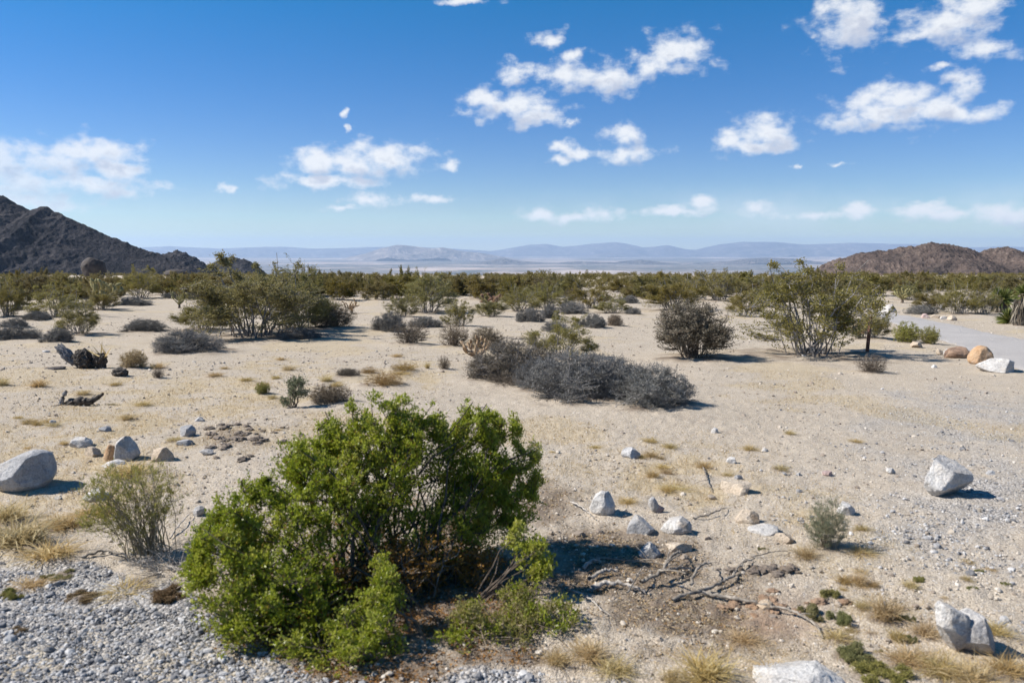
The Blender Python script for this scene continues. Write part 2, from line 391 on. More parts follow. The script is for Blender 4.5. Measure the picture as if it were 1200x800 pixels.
def ground_mat():
    m, nt, out = new_mat('desert_ground')
    g = N(nt, 'ShaderNodeNewGeometry'); pos = g.outputs['Position']
    a1 = N(nt, 'ShaderNodeAttribute', attribute_name='zone'); s1 = N(nt, 'ShaderNodeSeparateColor'); nt.links.new(a1.outputs['Color'], s1.inputs[0])
    a2 = N(nt, 'ShaderNodeAttribute', attribute_name='zone_b'); s2 = N(nt, 'ShaderNodeSeparateColor'); nt.links.new(a2.outputs['Color'], s2.inputs[0])
    n_big = noise(nt, pos, .22, 5, .6); n_mid = noise(nt, pos, 2.3, 6, .62); n_fine = noise(nt, pos, 45, 4, .7); n_pin = noise(nt, pos, 160, 2, .7)
    sand = ramp(nt, n_mid, [(.3, (.36, .295, .225)), (.5, (.455, .385, .30)), (.7, (.52, .445, .355))])
    sand = mix(nt, ramp(nt, n_big, [(.4, 0.), (.62, .55)]), sand, (.50, .415, .31))
    v1 = N(nt, 'ShaderNodeTexVoronoi'); v1.inputs['Scale'].default_value = 62; nt.links.new(pos, v1.inputs['Vector'])
    v2 = N(nt, 'ShaderNodeTexVoronoi'); v2.inputs['Scale'].default_value = 150; nt.links.new(pos, v2.inputs['Vector'])
    sp1 = N(nt, 'ShaderNodeSeparateColor'); nt.links.new(v1.outputs['Color'], sp1.inputs[0])
    sp2 = N(nt, 'ShaderNodeSeparateColor'); nt.links.new(v2.outputs['Color'], sp2.inputs[0])
    grit = ramp(nt, sp2.outputs[0], [(0., (.12, .098, .08)), (.25, (.31, .26, .205)), (.7, (.46, .395, .31)), (1., (.66, .60, .51))])
    sand = mix(nt, .5, sand, grit)
    isst = mth(nt, 'MULTIPLY', mth(nt, 'GREATER_THAN', sp1.outputs[1], .72), mth(nt, 'LESS_THAN', v1.outputs['Distance'], .42))
    stone = ramp(nt, sp1.outputs[0], [(0., (.15, .135, .125)), (.4, (.34, .31, .28)), (1., (.62, .59, .55))])
    sand = mix(nt, mth(nt, 'MULTIPLY', isst, .8), sand, stone)
    sand = mix(nt, .3, sand, ramp(nt, n_pin, [(.3, 0.2), (.5, .5), (.7, .8)]), 'OVERLAY')
    # gravel
    gcol = ramp(nt, sp1.outputs[0], [(0., (.12, .12, .125)), (.35, (.26, .255, .255)), (.7, (.38, .37, .36)), (1., (.56, .545, .53))])
    gcol = mix(nt, .3, gcol, grit)
    gm = mth(nt, 'MULTIPLY', s1.outputs[0], 1.0)
    gmask = maprange(nt, mth(nt, 'ADD', gm, mth(nt, 'MULTIPLY', mth(nt, 'SUBTRACT', n_mid, .5), .5)), .2, .8)
    c = mix(nt, gmask, sand, gcol)
    # dried grass film
    grc = ramp(nt, n_fine, [(.3, (.30, .215, .11)), (.5, (.47, .37, .21)), (.7, (.56, .46, .29))])
    gk = maprange(nt, mth(nt, 'ADD', s1.outputs[1], mth(nt, 'MULTIPLY', mth(nt, 'SUBTRACT', n_fine, .5), 1.1)), .25, .85, 0, .5)
    c = mix(nt, gk, c, grc)
    # litter / humus
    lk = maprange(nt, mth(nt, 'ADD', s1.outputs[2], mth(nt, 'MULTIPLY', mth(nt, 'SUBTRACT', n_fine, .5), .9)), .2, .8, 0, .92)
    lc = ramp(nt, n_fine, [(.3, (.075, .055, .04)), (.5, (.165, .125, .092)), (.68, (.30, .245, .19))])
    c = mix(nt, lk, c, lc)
    rc = ramp(nt, n_fine, [(.3, (.20, .125, .08)), (.55, (.32, .22, .15)), (.7, (.38, .29, .215))])
    c = mix(nt, s2.outputs[0], c, rc)
    # far valley floor: pale flats, dark belts of scrub and town, cloud shadows painted in
    w1 = noise(nt, pos, .0011, 7, .62); w2 = noise(nt, pos, .00016, 4, .55); w3 = noise(nt, pos, .006, 3, .6)
    vc = ramp(nt, w1, [(.36, (.08, .085, .075)), (.45, (.22, .185, .155)), (.54, (.42, .335, .28)), (.68, (.56, .46, .39))])
    vc = mix(nt, ramp(nt, w2, [(.44, .85), (.56, 0.)]), vc, (.085, .09, .085))
    vc = mix(nt, ramp(nt, w3, [(.58, 0.), (.68, .5)]), vc, (.62, .57, .52))
    c = mix(nt, s2.outputs[1], c, vc)
    b = N(nt, 'ShaderNodeBsdfPrincipled'); b.inputs['Roughness'].default_value = .95; b.inputs['Specular IOR Level'].default_value = .1
    nt.links.new(c, b.inputs['Base Color'])
    h = mth(nt, 'ADD', mth(nt, 'MULTIPLY', n_fine, .5), mth(nt, 'ADD', mth(nt, 'MULTIPLY', n_mid, 1.), mth(nt, 'MULTIPLY', isst, .35)))
    h = mth(nt, 'SUBTRACT', h, mth(nt, 'MULTIPLY', v2.outputs['Distance'], .25))
    h = mth(nt, 'SUBTRACT', h, mth(nt, 'MULTIPLY', mth(nt, 'MULTIPLY', v1.outputs['Distance'], gmask), .7))
    bp = N(nt, 'ShaderNodeBump'); bp.inputs['Strength'].default_value = .9; bp.inputs['Distance'].default_value = .022
    nt.links.new(h, bp.inputs['Height']); nt.links.new(bp.outputs[0], b.inputs['Normal'])
    nt.links.new(b.outputs[0], out.inputs[0])
    return m


# dirt road on the right
def road_mat():
    m, nt, out = new_mat('gravel_road')
    g = N(nt, 'ShaderNodeNewGeometry'); pos = g.outputs['Position']
    n1 = noise(nt, pos, 1.2, 6, .65); n2 = noise(nt, pos, 60, 3, .7); n3 = noise(nt, pos, 9, 5, .7)
    c = ramp(nt, n1, [(.3, (.31, .30, .29)), (.6, (.40, .385, .37))])
    c = mix(nt, .5, c, ramp(nt, n2, [(.3, (.22, .2, .19)), (.5, (.38, .35, .33)), (.7, (.58, .55, .52))]))
    c = mix(nt, ramp(nt, n3, [(.52, 0.), (.7, .45)]), c, (.5, .47, .43))
    b = N(nt, 'ShaderNodeBsdfPrincipled'); b.inputs['Roughness'].default_value = .95; b.inputs['Specular IOR Level'].default_value = .1
    nt.links.new(c, b.inputs['Base Color'])
    bp = N(nt, 'ShaderNodeBump'); bp.inputs['Strength'].default_value = .8; bp.inputs['Distance'].default_value = .02
    nt.links.new(mth(nt, 'ADD', n2, mth(nt, 'MULTIPLY', n3, 1.2)), bp.inputs['Height']); nt.links.new(bp.outputs[0], b.inputs['Normal'])
    nt.links.new(b.outputs[0], out.inputs[0])
    return m

def build_road():
    up = [ground_at(*q) for q in ((1022, 362), (1050, 367), (1080, 373), (1110, 379), (1150, 388), (1195, 397))]
    lo = [ground_at(*q) for q in ((1024, 372), (1052, 381), (1082, 391), (1112, 402), (1155, 418), (1195, 434))]
    up.append(up[-1] + np.array([14, -5., 0])); lo.append(lo[-1] + np.array([14, -5., 0]))
    n, k = 180, 22
    t = np.linspace(0, len(up) - 1, n)
    U = np.stack([np.interp(t, np.arange(len(up)), [q[c] for q in up]) for c in (0, 1)], -1)
    L = np.stack([np.interp(t, np.arange(len(lo)), [q[c] for q in lo]) for c in (0, 1)], -1)
    s = np.linspace(0, 1, k)
    jit = .06 * fbm(np.stack([t * 3, 0 * t, 0 * t], -1), 3); jit2 = .06 * fbm(np.stack([t * 3, 0 * t + 9, 0 * t], -1), 3)
    ss = s[None] + (1 - s[None]) * jit[:, None] + s[None] * jit2[:, None]
    xy = U[:, None] * (1 - ss[..., None]) + L[:, None] * ss[..., None]
    z = hgt(xy[..., 0], xy[..., 1]) + .012 + .015 * np.sin(np.pi * s)[None] - .02 * (np.abs(s[None] - .5) > .48)
    i, j = np.meshgrid(np.arange(n - 1), np.arange(k - 1), indexing='ij')
    Q = np.stack([i * k + j, i * k + j + 1, (i + 1) * k + j + 1, (i + 1) * k + j], -1).reshape(-1, 4)
    return mesh_np('dirt_road', np.concatenate([xy, z[..., None]], -1).reshape(-1, 3), [(Q, 0)], [road_mat()], None, True)
tag(link('dirt_road', build_road()), kind='structure')

# ------------------------------------------------------------------ hills and mountains
def hill_mat(name, cols, bump, sc, light=(.4, .33, .27), light_amt=.3):
    m, nt, out = new_mat(name)
    g = N(nt, 'ShaderNodeNewGeometry'); pos = g.outputs['Position']
    n1 = noise(nt, pos, sc, 7, .65); n2 = noise(nt, pos, sc * 9, 5, .75)
    c = ramp(nt, mth(nt, 'ADD', mth(nt, 'MULTIPLY', n1, .6), mth(nt, 'MULTIPLY', n2, .4)), [(.36 + .28 * k / (len(cols) - 1), q) for k, q in enumerate(cols)])
    n3 = noise(nt, pos, sc * 2.3, 5, .6)
    c = mix(nt, ramp(nt, n3, [(.55, 0.), (.7, light_amt)]), c, light)
    v = N(nt, 'ShaderNodeTexVoronoi'); v.inputs['Scale'].default_value = sc * 22; nt.links.new(pos, v.inputs['Vector'])
    s = N(nt, 'ShaderNodeSeparateColor'); nt.links.new(v.outputs['Color'], s.inputs[0])
    c = mix(nt, .35, c, ramp(nt, s.outputs[0], [(0., .15), (1., .75)]), 'OVERLAY')
    b = N(nt, 'ShaderNodeBsdfPrincipled'); b.inputs['Roughness'].default_value = .95; b.inputs['Specular IOR Level'].default_value = .05
    nt.links.new(c, b.inputs['Base Color'])
    bp = N(nt, 'ShaderNodeBump'); bp.inputs['Strength'].default_value = 1; bp.inputs['Distance'].default_value = bump
    nt.links.new(mth(nt, 'SUBTRACT', mth(nt, 'ADD', n2, n1), mth(nt, 'MULTIPLY', v.outputs['Distance'], .5)), bp.inputs['Height']); nt.links.new(bp.outputs[0], b.inputs['Normal'])
    nt.links.new(b.outputs[0], out.inputs[0])
    return m

def ridge(name, prof, dist, slope, mat, nx, ny, amp, nscale, front, back, skew=0., seed=0., rocks=None):
    """a ridge of hills standing at a distance: prof = crest line (column, row) as it is seen, turned into metres"""
    k = dist / F
    X = np.array([(p[0] - 600) * k for p in prof]); Z = np.array([CAM[2] - (p[1] - HOR) * k for p in prof])
    x = np.linspace(X[0], X[-1], nx); y = np.linspace(dist - front, dist + back, ny)
    gx, gy = np.meshgrid(x, y, indexing='ij')
    wob = amp * 2.5 * fbm(P2(gx, gy, nscale * .35, seed + 3), 3)
    yc = dist + skew * (gx - X.mean()) + wob
    crest = np.interp(gx, X, Z)
    base = hgt(gx, gy)
    rise = crest - np.interp(yc * 0 + dist, _TY, _TZ)
    dd = np.abs(gy - yc)
    sp = np.where(gy < yc, slope, slope * 1.2)
    # spurs and gullies running down from the crest
    rg = ridged(P2(gx, gy, nscale, seed), 5)
    fall = dd * sp * (1 + .25 * fbm(P2(gx, gy, nscale * .6, seed + 8), 2))
    zz = crest - fall + amp * (rg - .9) * np.clip(dd / (front * .35), .12, 1) * np.clip(rise / (np.max(rise) * .5), .2, 1)
    if rocks:
        zz = zz + rocks * (np.maximum(0, ridged(P2(gx, gy, nscale * 8, seed + 5), 3) - .25) * (.6 + .8 * perlin(P2(gx, gy, nscale * 1.5, seed + 2)) + 0.45 * np.exp(-dd / (front * .08))) + .45 * np.maximum(0, ridged(P2(gx, gy, nscale * 22, seed + 6), 3) - .3))
    foot = smooth(0, .25, np.minimum(np.arange(nx), np.arange(nx)[::-1])[:, None] / nx * 4)
    zz = np.where(zz < base - 3, base - 3, zz)
    V = np.stack([gx, gy, zz], -1).reshape(-1, 3)
    i, j = np.meshgrid(np.arange(nx - 1), np.arange(ny - 1), indexing='ij')
    Q = np.stack([i * ny + j, (i + 1) * ny + j, (i + 1) * ny + j + 1, i * ny + j + 1], -1).reshape(-1, 4)
    return tag(link(name, mesh_np(name, V, [(Q, 0)], [mat], None, True)), kind='structure')

HM_L = hill_mat('dark_hill', [(.018, .019, .023), (.040, .039, .044), (.085, .076, .075)], .45, .045, (.10, .085, .078), .4)
HM_R = hill_mat('red_brown_hill', [(.035, .031, .031), (.072, .058, .053), (.112, .085, .073), (.155, .122, .102)], .5, .045, (.17, .135, .112), .4)
HM_F = hill_mat('far_mountain', [(.07, .07, .075), (.13, .12, .12), (.2, .18, .17)], 60, .0012, (.45, .38, .33), .5)
HM_P = hill_mat('far_pale_hill', [(.12, .11, .105), (.22, .19, .17), (.42, .35, .3)], 30, .002, (.55, .47, .4), .7)

ridge('left_hill', [(-560, 250), (-420, 215), (-300, 225), (-190, 205), (-80, 232), (-20, 237), (2, 236), (13, 231), (22, 233), (34, 242), (52, 250), (60, 247), (70, 245), (78, 251), (92, 257), (115, 268), (145, 281),
                    (172, 292), (205, 302), (235, 312), (262, 324), (300, 345)], 720, .42, HM_L, 900, 500, 8, .011, 240, 160, 0, 1.3, 1.25)
ridge('left_ridge', [(150, 318), (180, 304), (198, 299), (212, 296), (228, 302), (243, 311), (256, 322), (275, 340)], 950, .5, HM_L, 200, 120, 6, .012, 90, 80, 0, 5.1, 2.2)
ridge('small_hill', [(225, 330), (245, 313), (262, 306), (276, 303), (292, 306), (306, 313), (325, 332)], 1150, .45, HM_L, 180, 120, 5, .010, 110, 90, 0, 9.4, 1.6)
ridge('right_hill', [(915, 345), (945, 326), (965, 313), (985, 305), (1010, 298), (1042, 295), (1070, 290), (1090, 286), (1112, 288), (1132, 291), (1150, 298), (1164, 295),
                     (1184, 291), (1204, 297), (1260, 300), (1330, 288), (1420, 280), (1520, 310), (1600, 345)], 560, .36, HM_R, 900, 440, 4.0, .018, 130, 110, 0, 2.6, 1.1)
ridge('far_mountains', [(-900, 296), (-700, 282), (-300, 286), (0, 290), (150, 291), (200, 289), (260, 291), (330, 289), (380, 291), (430, 290), (480, 288), (540, 292), (575, 294), (600, 290),
                        (622, 287), (640, 286), (660, 289), (682, 287), (718, 284), (734, 286), (752, 290), (780, 287), (800, 292), (815, 293), (840, 287), (868, 284), (905, 284), (940, 287), (990, 285), (1060, 286),
                        (1100, 288), (1140, 290), (1180, 289), (1230, 291), (1400, 284), (1700, 280), (2000, 296)], 33000, .16, HM_F, 1300, 120, 210, .00028, 3600, 3600, 0, 3.3)
ridge('far_foothills', [(385, 308), (410, 301), (430, 297), (448, 291), (466, 287), (482, 288), (505, 291), (520, 290), (540, 294), (562, 296), (585, 300), (610, 304), (640, 308)],
      21000, .22, HM_P, 260, 120, 80, .0007, 1500, 1500, 0, 7.7)
ridge('valley_knolls', [(520, 312), (545, 309), (575, 305), (590, 302), (605, 305), (640, 308), (680, 306), (720, 307), (750, 304), (775, 307), (800, 309), (850, 306), (872, 303), (900, 302), (930, 303), (960, 307), (1000, 312)],
      15500, .2, HM_F, 360, 90, 22, .0016, 500, 500, 0, 4.4)

# ------------------------------------------------------------------ shrubs
def bez(a, c, b, K):
    t = np.linspace(0, 1, K)[None, :, None]
    return a[:, None] * (1 - t) ** 2 + 2 * c[:, None] * t * (1 - t) + b[:, None] * t ** 2

def shrub(seed, lobes, n_main=14, n_sprig=400, leaves_per=12, leaf=(.02, .012), base_spread=.06, r_main=.012, r_sprig=.003, sub=.03,
          shell=4.0, lowcut=-.6, gap=.0, gapscale=4., start=.25, upw=.4, K=6, sprig_K=4, crook=.05, root=(0, 0, 0), lean=.35, S=4, tintfn=None):
    """lobes: (centre, radii, weight). Returns (stems MB, leaves MB or None)."""
    rng = np.random.RandomState(seed)
    st, lf = MB(), MB()
    w = np.array([l[2] for l in lobes], float); w /= w.sum()
    li = rng.choice(len(lobes), n_main, p=w) if n_main >= len(lobes) * 3 else np.arange(n_main) % len(lobes)
    cen = np.array([l[0] for l in lobes], float)[li]; rad = np.array([l[1] for l in lobes], float)[li]
    dirs = norm(rng.normal(size=(n_main, 3))); dirs[:, 2] = np.abs(dirs[:, 2]) * .9 + .1
    end = cen + rad * norm(dirs) * rng.uniform(.45, .92, (n_main, 1))
    ba = np.array(root) + np.concatenate([rng.normal(size=(n_main, 2)) * base_spread, np.full((n_main, 1), -.02)], 1)
    ba[:, :2] += (cen[:, :2] - np.array(root)[:2]) * .18
    ctl = ba * (1 - lean) + end * lean; ctl[:, 2] = ba[:, 2] + (end[:, 2] - ba[:, 2]) * rng.uniform(.5, .8, n_main)
    PM = bez(ba, ctl, end, K)
    wob = rng.normal(size=PM.shape) * crook * np.linalg.norm(end - ba, axis=1)[:, None, None] * .5
    wob[:, 0] = 0; PM = PM + wob
    tk = np.linspace(1, .35, K)[None]
    tubes(st, PM, r_main * rng.uniform(.55, 1.2, (n_main, 1)) * tk, S, 0, rng.rand(n_main))
    # sprigs
    n = int(n_sprig * 3.0) + 10
    l2 = rng.choice(len(lobes), n, p=w)
    c2 = np.array([l[0] for l in lobes], float)[l2]; r2 = np.array([l[1] for l in lobes], float)[l2]
    d2 = norm(rng.normal(size=(n, 3)))
    rr = rng.rand(n, 1) ** (1 / shell)
    rr = rr * (1 + .22 * perlin(d2 * 2.2 + seed)[:, None])
    tip = c2 + d2 * r2 * rr
    ok = (d2[:, 2] > lowcut) & (tip[:, 2] > .02)
    if gap: ok &= perlin(tip * gapscale + seed * 1.7) > gap - .35
    tip = tip[ok][:n_sprig]; c2 = c2[ok][:n_sprig]
    nodes = PM[:, 1:].reshape(-1, 3)
    D = np.linalg.norm(tip[:, None] - nodes[None], axis=-1) + 3.0 * np.maximum(0, nodes[None, :, 2] - tip[:, None, 2] + .02)
    a = nodes[np.argmin(D, 1)]
    cc = (a + tip) / 2; cc[:, 2] -= .12 * np.linalg.norm(tip - a, axis=1); cc += rng.normal(size=cc.shape) * .02
    PS = bez(a, cc, tip, sprig_K)
    tubes(st, PS, r_sprig * np.linspace(1, .4, sprig_K)[None] * rng.uniform(.7, 1.3, (len(tip), 1)), 3, 0, rng.rand(len(tip)))
    if leaves_per:
        m = len(tip) * leaves_per
        k = np.repeat(np.arange(len(tip)), leaves_per)
        t = start + (1.04 - start) * rng.rand(m, 1)
        pos = PS[k, 0] * (1 - t) ** 2 + 2 * cc[k] * t * (1 - t) + tip[k] * t ** 2 + rng.normal(size=(m, 3)) * sub * np.clip(1.2 - t, .3, 1)
        ax = norm(norm(tip - a)[k] * .7 + rng.normal(size=(m, 3)) * .75 + np.array([0, 0, upw]))
        ti = np.clip(.5 * rng.rand(m) + .5 * rng.rand(len(tip))[k], 0, 1)
        if tintfn is not None: ti = tintfn(pos, ti, rng)
        sz = rng.uniform(.65, 1.25, m)
        leaves(lf, pos, ax, leaf[0] * sz, leaf[1] * sz, rng, 0, ti)
    return st, (lf if leaves_per else None)

def vase(seed, H=1., W=.6, n=18):
    """lobes of a creosote crown: many small loose tufts on a wide V, some of them low at the sides"""
    rng = np.random.RandomState(seed); L = []
    for k in range(n):
        a = k * 2.4 + rng.rand() * .8; q = np.sqrt((k + .5) / n)
        x, y = W * .82 * q * math.cos(a), W * .82 * q * math.sin(a)
        z = H * (rng.uniform(.42, .8) - .22 * q * q)
        L.append(((x, y, z), (W * rng.uniform(.2, .32), W * rng.uniform(.2, .32), H * rng.uniform(.13, .22)), 1.))
    L.append(((0, 0, H * .38), (W * .66, W * .66, H * .34), 2.4))
    for k in range(6):
        a = k * 1.05 + rng.rand(); L.append(((W * .55 * math.cos(a), W * .55 * math.sin(a), H * rng.uniform(.2, .36)), (W * .26, W * .26, H * .17), .45))
    for k in range(9):      # wispy shoots above the crown
        a = rng.rand() * 6.3; q = rng.rand() ** .5
        L.append(((W * .7 * q * math.cos(a), W * .7 * q * math.sin(a), H * rng.uniform(.74, .95)), (W * .07, W * .07, H * .12), .25))
    return L

VAR = {}
def variant(kind, meshes): VAR.setdefault(kind, []).append(meshes)

def build_variants():
    # nominal size of every variant: height 1, half width .6
    for s in range(6):
        st, lf = shrub(100 + s, vase(100 + s), 34, 2300 if s in (1, 4) else 1450, 14, (.018, .0098), .06, .0075, .0018, .020, 2.2, -.85, .22 if s in (1, 4) else .33, 4.5, .25, .5, crook=.04, lean=.3)
        variant('creosote', (('stems', st.mesh('creosote_stems', [M['grey_stem']])), ('foliage', lf.mesh('creosote_foliage', [M['creosote_leaf']]))))
    for s in range(6):
        st, lf = shrub(200 + s, [((0, 0, .3), (.55, .55, .26), 4.)] + vase(200 + s, 1, .62, 12), 18, 640, 13, (.04, .023), .07, .008, .003, .03, 2.0, -.85, .2, 4., .2, .4, lean=.3)
        variant('creosote_mid', (('stems', st.mesh('creosote_stems_mid', [M['grey_stem']])), ('foliage', lf.mesh('creosote_foliage_mid', [M['far_leaf']]))))
    for s in range(6):
        st, lf = shrub(300 + s, [((0, 0, .42), (.6, .6, .4), 1.5)] + vase(300 + s, .95, .66, 7), 8, 190, 10, (.075, .046), .08, .010, .004, .05, 1.8, -.95, .1, 3., .1, .4)
        mb = MB()
        for q, slot in ((st, 0), (lf, 1)):
            off = mb.n
            for v, t in zip(q.v, q.t): mb.v.append(v); mb.t.append(t); mb.n += len(v)
            for f, _ in q.f: mb.f.append((f + off, slot))
        variant('creosote_far', (('whole', mb.mesh('creosote_far', [M['brown_stem'], M['far_leaf']])),))
    # dense grey mounds: height 1, half width 1
    for s in range(5):
        rng = np.random.RandomState(400 + s)
        L = [((rng.uniform(-.35, .35), rng.uniform(-.35, .35), .34), (rng.uniform(.5, .66), rng.uniform(.5, .66), rng.uniform(.5, .66)), 1.) for _ in range(4)]
        L += [((.62 * math.cos(a), .62 * math.sin(a), .26), (.36, .36, rng.uniform(.3, .5)), .5) for a in rng.rand(5) * 6.3]
        st, lf = shrub(400 + s, L, 50, 4200, 10, (.03, .0105), .3, .010, .003, .026, 2.4, -.6, .22, 5., .25, .8, lean=.4)
        variant('grey', (('stems', st.mesh('grey_shrub_stems', [M['grey_stem']])), ('foliage', lf.mesh('grey_shrub_foliage', [M['grey_leaf']]))))
    for s in range(3):
        rng = np.random.RandomState(450 + s)
        L = [((rng.uniform(-.3, .3), rng.uniform(-.3, .3), rng.uniform(.3, .42)), (rng.uniform(.45, .6), rng.uniform(.45, .6), rng.uniform(.45, .58)), 1.) for _ in range(4)]
        st, lf = shrub(450 + s, L, 60, 3200, 7, (.035, .007), .22, .010, .0035, .02, 2.2, -.75, .1, 6., .3, .8)
        variant('tan', (('stems', st.mesh('tan_shrub_stems', [M['brown_stem']])), ('foliage', lf.mesh('tan_shrub_twigs', [M['tan_twig']]))))
    for s in range(2):   # rounded brown shrub, half width .6
        rng = np.random.RandomState(470 + s)
        L = [((rng.uniform(-.25, .25), rng.uniform(-.25, .25), .55), (.36, .36, .42), 1.) for _ in range(4)]
        L += [((.4 * math.cos(a), .4 * math.sin(a), rng.uniform(.3, .5)), (.25, .25, .25), .6) for a in rng.rand(6) * 6.3]
        st, lf = shrub(470 + s, L, 44, 2800, 9, (.024, .013), .07, .011, .003, .022, 2.6, -.8, .12, 5., .25, .3)
        variant('brown', (('stems', st.mesh('brown_shrub_stems', [M['brown_stem']])), ('foliage', lf.mesh('brown_shrub_foliage', [M['brown_leaf']]))))
    for s in range(3):   # bare twiggy fan, half width .7
        L = [((0, 0, .48), (.66, .66, .5), 1.), ((.2, .1, .35), (.5, .5, .34), .6)]
        st, lf = shrub(490 + s, L, 90, 1300, 6, (.03, .006), .12, .009, .0032, .016, 2.4, -.75, .1, 5., .3, 1., lean=.12)
        variant('twig', (('stems', st.mesh('twig_shrub_stems', [M['brown_stem']])), ('foliage', lf.mesh('twig_shrub_tips', [M['brown_leaf']]))))
    for s in range(2):   # fine sage or rabbitbrush: upright fan, half width .55
        L = [((0, 0, .52), (.46, .46, .5), 1.), ((.15, .1, .4), (.42, .42, .36), .6), ((-.2, 0, .35), (.3, .3, .3), .4)]
        st, lf = shrub(510 + s, L, 90, 1500, 13, (.026, .0045), .09, .006, .002, .012, 2.4, -.8, .1, 5., .2, 1.3, lean=.12)
        variant('sage', (('stems', st.mesh('sage_stems', [M['tan_twig']])), ('foliage', lf.mesh('sage_foliage', [M['sage_leaf']]))))
        st, lf = shrub(520 + s, L, 70, 1300, 13, (.03, .010), .12, .008, .003, .018, 2.4, -.85, .1, 5., .2, .9, lean=.15)
        variant('yellow', (('stems', st.mesh('yellow_shrub_stems', [M['brown_stem']])), ('foliage', lf.mesh('yellow_shrub_foliage', [M['broom_leaf']]))))
    for s in range(3):   # cushions, half width 1
        rq = np.random.RandomState(540 + s); L = [((rq.uniform(-.75, .75), rq.uniform(-.75, .75), rq.uniform(.15, .4)), (rq.uniform(.2, .42), rq.uniform(.2, .42), rq.uniform(.25, .55)), 1.) for _ in range(9)]
        st, lf = shrub(540 + s, L, 20, 1500, 14, (.06, .03), .3, .012, .006, .05, 3., -.2, .15, 4., .2, .6)
        variant('cushion', (('stems', st.mesh('cushion_stems', [M['brown_stem']])), ('foliage', lf.mesh('cushion_foliage', [M['cushion']]))))
    for s in range(4):   # straw tufts, height 1, half width .6
        rng = np.random.RandomState(560 + s); nb = 330
        b = rng.normal(size=(nb, 3)) * np.array([.13, .13, 0]); d = norm(rng.normal(size=(nb, 3)) * np.array([.5, .5, .2]) + np.array([0, 0, .75]))
        ln = rng.uniform(.45, 1.05, (nb, 1)); tip = b + d * ln; mid = b + np.array([0, 0, 1.]) * ln * .55 + d * ln * .1
        mb = MB(); ribbons(mb, bez(b, mid, tip + np.array([0, 0, -.1]) * rng.rand(nb, 1), 4), .022 * np.array([1, .85, .6, .12])[None] * rng.uniform(.6, 1.3, (nb, 1)), rng, 0, rng.rand(nb))
        variant('straw', (('whole', mb.mesh('straw_tuft', [M['straw']])),))
build_variants()
NOMW = {'creosote': 1.35, 'creosote_mid': 1.4, 'creosote_far': 1.5, 'grey': 1.95, 'tan': 1.7, 'brown': 1.25, 'twig': 1.35, 'sage': 1.15, 'yellow': 1.15, 'cushion': 1.9, 'straw': 1.1}
rngG = np.random.RandomState(99)
PLACED = []

def put(kind, name, p, w, h, label, cat, group=None, rot=None, var=None, depth_scale=1., mats=None):
    """one plant: an Empty at its base with the parts of its variant below it (or one mesh when it has no parts)"""
    vs = VAR[kind]; v = vs[(var if var is not None else rngG.randint(len(vs))) % len(vs)]
    rz = rngG.rand() * 6.283 if rot is None else rot
    s = w / NOMW[kind]
    if len(v) == 1:
        root = link(name, v[0][1], None, p)
    else:
        root = link(name, None, None, p); root.empty_display_size = .2
        for pn, me in v:
            c = link(pn, me, root)
            if mats and pn in mats:
                c.material_slots[0].link = 'OBJECT'; c.material_slots[0].material = mats[pn]
    root.rotation_euler = (0, 0, rz); root.scale = (s, s * depth_scale, h)
    if depth_scale != 1.: root.rotation_euler = (0, 0, 0 if rot is None else rot)
    tag(root, label, cat, group)
    PLACED.append((p[0], p[1], w / 2))
    return root

def plant(kind, name, px, py, wpx, hpx, label, cat, **kw):
    p = ground_at(px, py); k = depth_of(p) / F
    return put(kind, name, p - np.array([0, 0, .01]), wpx * k, hpx * k, label, cat, **kw)

SHR = 'shrubs in the open sand'
CRE = 'creosote bushes on the plain'
GRY = 'grey mounded shrubs on the sand'
def cre(px, py, w, h, label, kind='creosote', **kw): plant(kind, 'creosote_bush', px, py, w * (1.15 if py < 375 else 1.06), h * (1.08 if py < 375 else 1.), label, 'bush', group='creosote bushes of the middle plain' if 'middle plain' in label else CRE, **kw)
def gry(px, py, w, h, label, kind='grey', name='grey_shrub', **kw): plant(kind, name, px, py, w, h, label, 'shrub', group=GRY, **kw)

cre(948, 418, 212, 118, 'tall open creosote bush with pale grey stems behind the rusty post', var=0, rot=.4)
cre(298, 396, 200, 98, 'wide tall creosote bush rising behind the low dark grey mound', var=1, rot=1.)
cre(345, 388, 130, 80, 'olive creosote bush leaning right beside the wide tall one', var=4)
cre(236, 388, 84, 48, 'low olive creosote bush at the left foot of the wide tall one', var=3)
cre(93, 393, 68, 42, 'small vase shaped creosote bush standing behind the charred stump', var=2)
cre(72, 372, 78, 38, 'loose olive creosote bush behind the small vase shaped one', var=3)
cre(8, 372, 62, 46, 'olive creosote bush cut by the left edge of the view', var=4)
cre(503, 367, 84, 50, 'dense dark olive creosote bush behind the dark round grey shrub', var=5)
cre(538, 384, 52, 36, 'bright yellow green creosote bush behind the pale brush topped shrub', var=0)
cre(655, 420, 104, 54, 'sparse yellow green creosote bush rising out of the long grey mound', var=3, rot=2.)
cre(790, 364, 92, 42, 'yellow olive creosote bush left behind the big rounded brown shrub', var=1)
cre(840, 352, 80, 34, 'olive creosote bush right behind the big rounded brown shrub', var=2)
cre(1022, 398, 62, 40, 'small olive creosote bush close behind the rusty post', var=4)
cre(690, 362, 70, 34, 'flat topped creosote bush at the left of the sandy lane', var=5)
cre(640, 362, 66, 32, 'dull olive creosote bush above the pair of small purple grey mounds', var=0)
cre(165, 350, 56, 36, 'olive creosote bush over the small dark mound near the pale cholla', var=2)
cre(900, 360, 70, 34, 'pale olive creosote bush showing through the tall open one', var=3)
